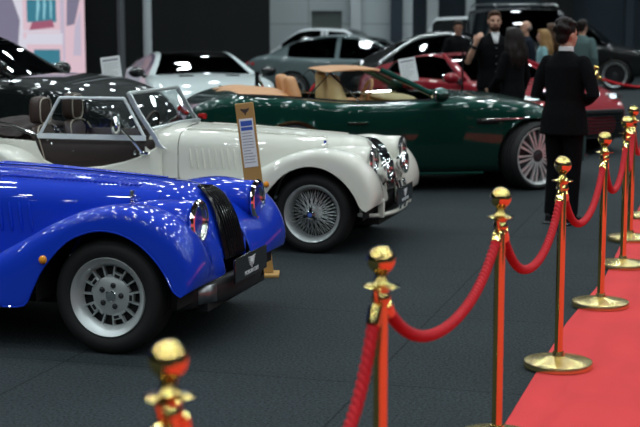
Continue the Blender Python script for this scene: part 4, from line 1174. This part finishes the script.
def person(label, loc, rz, h=1.75, skin=None, hair=None, hairstyle='short', top=None, long_sleeve=True, top_len=.86, pants=None, Lw=None, Le=None, Rw=None, Re=None, stance=.10, turn=0, vox=.011, beard=False, collar=False, coat=0., woman=False, tilt=0, hands=True, group=None, shoe=None):
    k = h/1.75
    skin = skin or SKIN; pants = pants or BLACKT; hair = hair or HAIRD; top = top or BLACKC
    root = thing('person', label, 'person', loc, rz, group)
    sw = .165 if woman else .185
    S = {1: Vector((0, sw, 1.425)), -1: Vector((0, -sw, 1.425))}
    E = {1: Vector(Le or (-.03, sw+.065, 1.13)), -1: Vector(Re or (-.03, -sw-.065, 1.13))}
    Wr = {1: Vector(Lw or (.06, sw+.06, .885)), -1: Vector(Rw or (.06, -sw-.06, .885))}
    hip = {s: Vector((0, s*.088, .92)) for s in (1, -1)}
    knee = {s: Vector((.015, s*stance, .50)) for s in (1, -1)}
    ank = {s: Vector((-.02, s*(stance+.005), .085)) for s in (1, -1)}
    hw = .155 if woman else .165
    cw = .150 if woman else .178
    # body
    b = MB()
    torso(b, [(0, 0, .84, .09, hw*.9), (0, 0, .95, .105, hw), (0, 0, 1.08, .09, hw*.85), (.005, 0, 1.25, .105, cw*.93), (0, 0, 1.38, .10, cw), (-.005, 0, 1.45, .06, cw*.7), (0, 0, 1.49, .05, .06)])
    limb(b, [(0, 0, 1.44), (.005, 0, 1.50), (.018, 0, 1.56)], [.062, .054, .054])
    for s in (1, -1):
        limb(b, arm_pts(S[s]+Vector((0, -s*.012, -.024)), E[s], Wr[s]), [.036, .044, .038, .036, .026])
        limb(b, [hip[s], lerp(hip[s], knee[s], .5), knee[s], lerp(knee[s], ank[s], .4), ank[s]], [.085, .072, .052, .05, .036])
        limb(b, [ank[s], ank[s]+Vector((.06, 0, -.045)), ank[s]+Vector((.15, s*.015, -.055))], [.036, .034, .026])
        if hands:
            d = Wr[s]-E[s]; n = Vector((.3, -s, .15)) if d.z < 0 else Vector((-.2, -s*.3, 0))
            hand(b, Wr[s], d, n, side=s, sc=.95 if woman else 1.02, curl=.45)
    # head: skull, face, jaw, nose, ears
    HM = Matrix.Translation((.022, 0, 1.635)) @ Matrix.Rotation(turn, 4, 'Z') @ Matrix.Rotation(tilt, 4, 'Y')
    def hp(x, y, z): return HM @ Vector((x, y, z))
    h3 = HM.to_3x3()
    b.ell(hp(-.012, 0, .028), (.092, .074, .088), 24, 16, h3)
    b.ell(hp(.018, 0, -.035), (.068, .062, .078), 20, 14, h3)
    b.ell(hp(.035, 0, -.080), (.045, .042, .034), 16, 10, h3)
    b.ell(hp(.060, 0, .022), (.026, .052, .018), 14, 8, h3)
    b.tube([hp(.078, 0, .018), hp(.094, 0, -.012), hp(.102, 0, -.026)], [.008, .011, .014], 8); b.ell(hp(.098, 0, -.028), (.013, .017, .010), 10, 8, h3)
    for s in (1, -1):
        b.ell(hp(-.008, s*.076, -.008), (.018, .008, .031), 10, 8, h3)
        b.ell(hp(.055, s*.034, -.025), (.022, .022, .020), 10, 8, h3)
    b.ell(hp(.080, 0, -.056), (.010, .024, .008), 10, 8, h3)
    body = fuse(b, 'body', skin, root, vox*.82, 3)
    for s in (1, -1):
        MB().ell(hp(.076, s*.030, .004), (.010, .014, .007), 12, 8, h3).build('eye', EYEW, body)
    for s in (1, -1):
        eb = MB(); eb.tube([hp(.086, s*.014, .020), hp(.083, s*.032, .025), hp(.070, s*.048, .018)], [.004, .0045, .003], 6)
        eb.build('eyebrow', hair, body)
    MB().ell(hp(.088, 0, -.056), (.006, .022, .006), 12, 8, h3).build('mouth', LIP, body)
    if beard:
        m = MB()
        m.ell(hp(.030, 0, -.078), (.060, .056, .042), 20, 12, h3); m.ell(hp(.010, .052, -.045), (.035, .014, .045), 12, 8, h3); m.ell(hp(.010, -.052, -.045), (.035, .014, .045), 12, 8, h3)
        m.ell(hp(.080, 0, -.044), (.016, .030, .007), 12, 8, h3)
        fuse(m, 'beard', HAIRB, root, .008, 3)
    # hair
    hm = MB()
    rnd = random.Random(len(label))
    if hairstyle != 'bald':
        hm.ell(hp(-.026, 0, .042), (.096, .083, .088), 24, 16, h3)
        hm.ell(hp(.035, 0, .095), (.050, .062, .030), 16, 10, h3)
        hm.ell(hp(-.060, 0, -.02), (.055, .070, .060), 16, 10, h3)
        if hairstyle == 'curly':
            for i in range(46):
                a = rnd.uniform(0, 2*PI); t = rnd.uniform(0, 1.75)
                hm.ell(hp(-.03+.092*math.sin(t)*math.cos(a), .082*math.sin(t)*math.sin(a), .045+.092*math.cos(t)) if math.cos(a)*math.sin(t) < .75 else hp(-.03, 0, .13), (rnd.uniform(.018, .028),)*3, 8, 6)
            hm.ell(hp(-.045, .0, .125), (.055, .06, .035), 12, 8, h3)
        if hairstyle == 'long':
            for i in range(15):
                a = R(62)+(2*PI-R(124))*i/14
                x, y = -.025+.088*math.cos(a), .082*math.sin(a)
                p = [hp(x*.6, y*.6, .09), hp(x, y, .03), hp(x*1.12-.008, y*1.18, -.06)]
                q = p[-1]
                p += [q+Vector((-.015+rnd.uniform(-.015, .015), y*.25+rnd.uniform(-.012, .012), -.09)), q+Vector((-.025+rnd.uniform(-.02, .02), y*.35+rnd.uniform(-.02, .02), -.19)), q+Vector((-.015, y*.3, -.29+rnd.uniform(-.04, .03)))]
                hm.tube(spline([tuple(v) for v in p], 3), [.034]*10+[.032]*3+[.026, .018, .012][:3], 8)
        fuse(hm, 'hair', hair, root, .010, 2)
    else:
        hm.ell(hp(-.035, 0, -.005), (.082, .081, .055), 20, 12, h3); fuse(hm, 'hair', HAIRG, root, .010, 2)
    # top: jacket or shirt
    t = MB(); o = .016
    lv = [(0, 0, top_len, .125+coat, hw+.035+coat), (0, 0, .95, .125+coat*.6, hw+.028+coat*.6), (0, 0, 1.08, .112+coat*.3, hw*.86+.032), (.005, 0, 1.25, .123, cw+.012), (0, 0, 1.37, .117, cw+.02), (-.004, 0, 1.425, .095, cw*.86+.01), (-.006, 0, 1.462, .076, cw*.62+.01), (-.004, 0, 1.485, .066, .075), (-.004, 0, 1.505, .060, .064)]
    torso(t, [q for q in lv if q[2] >= top_len])
    for s in (1, -1):
        if long_sleeve:
            W2 = lerp(E[s], Wr[s], .97)
            limb(t, [S[s]+Vector((0, -s*.012, -.022)), lerp(S[s], E[s], .42), E[s], lerp(E[s], W2, .5), W2], [.064, .062, .055, .050, .040])
        else:
            limb(t, [S[s]+Vector((0, -s*.012, -.022)), lerp(S[s], E[s], .4), lerp(S[s], E[s], .82)], [.064, .064, .060])
    jk = fuse(t, 'jacket' if coat else 'shirt', top, root, vox, 4)
    if collar:
        c = MB(); c.lathe([(.060, 1.485), (.066, 1.50), (.062, 1.535), (.056, 1.54), (.054, 1.50)], 24)
        co_ = c.build('shirt_collar', WHITEC, root); co_.location = (.006, 0, 0)
    if beard:
        c = MB(); c.grid([[(.062+.052*t_, y*(1-.55*t_), 1.515-.13*t_) for y in (-.052, -.02, .02, .052)] for t_ in (0, .3, .6, 1.)])
        c.build('undershirt', WHITEC, root, solid=.006)
        bt = MB()
        for i in range(5): bt.ell((.128-.002*i, 0, 1.33-.09*i), (.004, .006, .006), 8, 6)
        bt.build('shirt_buttons', M['ink_grey'], jk)
        wb_ = MB(); d = (Wr[-1]-E[-1]).normalized(); p = lerp(E[-1], Wr[-1], .86)
        wb_.tube([p-d*.018, p+d*.018], [.034, .033], 16); wb_.build('wristwatch', M['rubber'], root)
    # trousers and shoes
    tr = MB()
    torso(tr, [(0, 0, .83, .10, hw*.85), (0, 0, .93, .115, hw+.012), (0, 0, 1.03, .102, hw*.92), (0, 0, 1.06, .098, hw*.88)])
    for s in (1, -1):
        limb(tr, [hip[s]+Vector((0, 0, -.02)), lerp(hip[s], knee[s], .5), knee[s], lerp(knee[s], ank[s], .5), ank[s]+Vector((0, 0, .02))], [.098, .088, .072, .066, .064])
    fuse(tr, 'trousers', pants, root, vox, 3)
    for s in (1, -1):
        f = MB(); a = ank[s]
        rings(f, [((a.x-.065, a.y, .045), (0, .028, 0), (0, 0, .040)), ((a.x-.02, a.y, .055), (0, .038, 0), (0, 0, .052)), ((a.x+.06, a.y+s*.006, .045), (0, .042, 0), (0, 0, .043)), ((a.x+.14, a.y+s*.012, .032), (0, .046, 0), (0, 0, .030)), ((a.x+.20, a.y+s*.014, .022), (0, .034, 0), (0, 0, .020))], 16)
        f.box(a.x-.09, a.y-.036, 0, a.x+.20, a.y+.044 if s > 0 else a.y+.036, .014)
        fuse(f, 'shoe', shoe or SHOE, root, .007, 2)
    root.scale = (k, k, k)
    return root

person('person in a long black suit with white collar, standing with back turned beside the ropes', (-1.285, 12.02, 0), R(66), 1.72, hairstyle='curly', top=BLACKC, top_len=.78, coat=.03, collar=True,
       Lw=(.20, .10, 1.05), Le=(-.03, .27, 1.12), Rw=(.20, -.08, 1.05), Re=(-.02, -.29, 1.13), turn=R(-20), vox=.0105, stance=.09)
person('bearded person in black short-sleeved shirt, forearm raised on a thin black pole', (-2.69, 17.03, 0), R(-66), 1.83, hair=HAIRB, top=BLACKC, long_sleeve=False, beard=True,
       Re=(.10, -.33, 1.17), Rw=(.20, -.27, 1.375), turn=R(-8), vox=.0105, skin=SKIN)
person('person with long dark wavy hair in a black blazer, back to the camera', (-2.35, 16.36, 0), R(150), 1.64, hair=HAIRD, hairstyle='long', top=BLACKC, coat=.012, woman=True, top_len=.86,
       Le=(.05, .22, 1.13), Lw=(.22, .17, .98), vox=.0105)
person('dark-haired person in black, half hidden behind the raised hand of the bearded one', (-4.30, 23.35, 0), R(-50), 1.71, top=BLACKC, skin=SKIN2, vox=.014, tilt=R(18), turn=R(-25))
person('bald person in dark navy clothes between the long hair and the suited back', (-3.10, 23.0, 0), R(-150), 1.70, hairstyle='bald', top=NAVYC, vox=.014, pants=JEANS)
person('fair-haired person in a pale teal top, seen in profile', (-2.72, 22.2, 0), R(190), 1.57, hair=HAIRL, hairstyle='long', top=CYANC, woman=True, vox=.014, pants=JEANS)
person('brown-haired person in dark clothes behind the suited one, next to the pale teal top', (-2.66, 22.85, 0), R(160), 1.66, hair=HAIRB, hairstyle='long', top=NAVYC, woman=True, vox=.014)
person('person in a loose grey-green shirt beyond the suited one, back turned', (-2.2, 22.9, 0), R(70), 1.72, top=TEALC, vox=.014, pants=JEANS, coat=.01)
pp = thing('thin_pole', 'thin black pole standing under the raised hand of the bearded person', 'pole', (-3.0, 16.66, 0), 0)
MB().lathe([(0, 0), (.13, 0), (.13, .012), (.02, .025), (0, .025)], 20).build('base', M['gloss_black'], pp)
MB().tube([(0, 0, .02), (0, 0, 1.40)], .012, 8).build('shaft', M['gloss_black'], pp)
LP = 33.5
# ------------------------------------------------------------------ light: rows of hall lamps under the ceiling
W = bpy.data.worlds.new('hall_air'); SC.world = W; W.use_nodes = True
bg = W.node_tree.nodes['Background']; bg.inputs['Color'].default_value = (.55, .75, .85, 1); bg.inputs['Strength'].default_value = .02
def lamp(x, y, z, p, r, col=(.86, .97, 1.)):
    l = bpy.data.lights.new('hall_lamp', 'AREA'); l.shape = 'DISK'; l.size = r*2; l.energy = p; l.color = col; l.spread = R(150)
    o = bpy.data.objects.new('hall_lamp', l); COL.objects.link(o); o.location = (x, y, z)
random.seed(11)
for j in range(20):
    for i in range(28):
        lamp(-15+2.1*i+random.uniform(-.12, .12)+.5*(j % 2), -27+3.55*j+random.uniform(-.15, .15), 7.6, LP, .16)
# ------------------------------------------------------------------ camera
cam = bpy.data.cameras.new('camera'); co = bpy.data.objects.new('camera', cam); COL.objects.link(co); SC.camera = co
cam.sensor_width = 36; cam.lens = 36*1400/640; cam.clip_end = 200
co.location = (0, 0, 1.75)
pitch = math.atan((213.5-18)/1400)
co.rotation_euler = (PI/2-pitch, 0, R(16))
cam.dof.use_dof = True; cam.dof.focus_distance = 8.0; cam.dof.aperture_fstop = 3.1
SC.view_settings.view_transform = 'Standard'; SC.view_settings.look = 'None'; SC.view_settings.gamma = 1; SC.view_settings.use_curve_mapping = False
SC.view_settings.exposure = 0
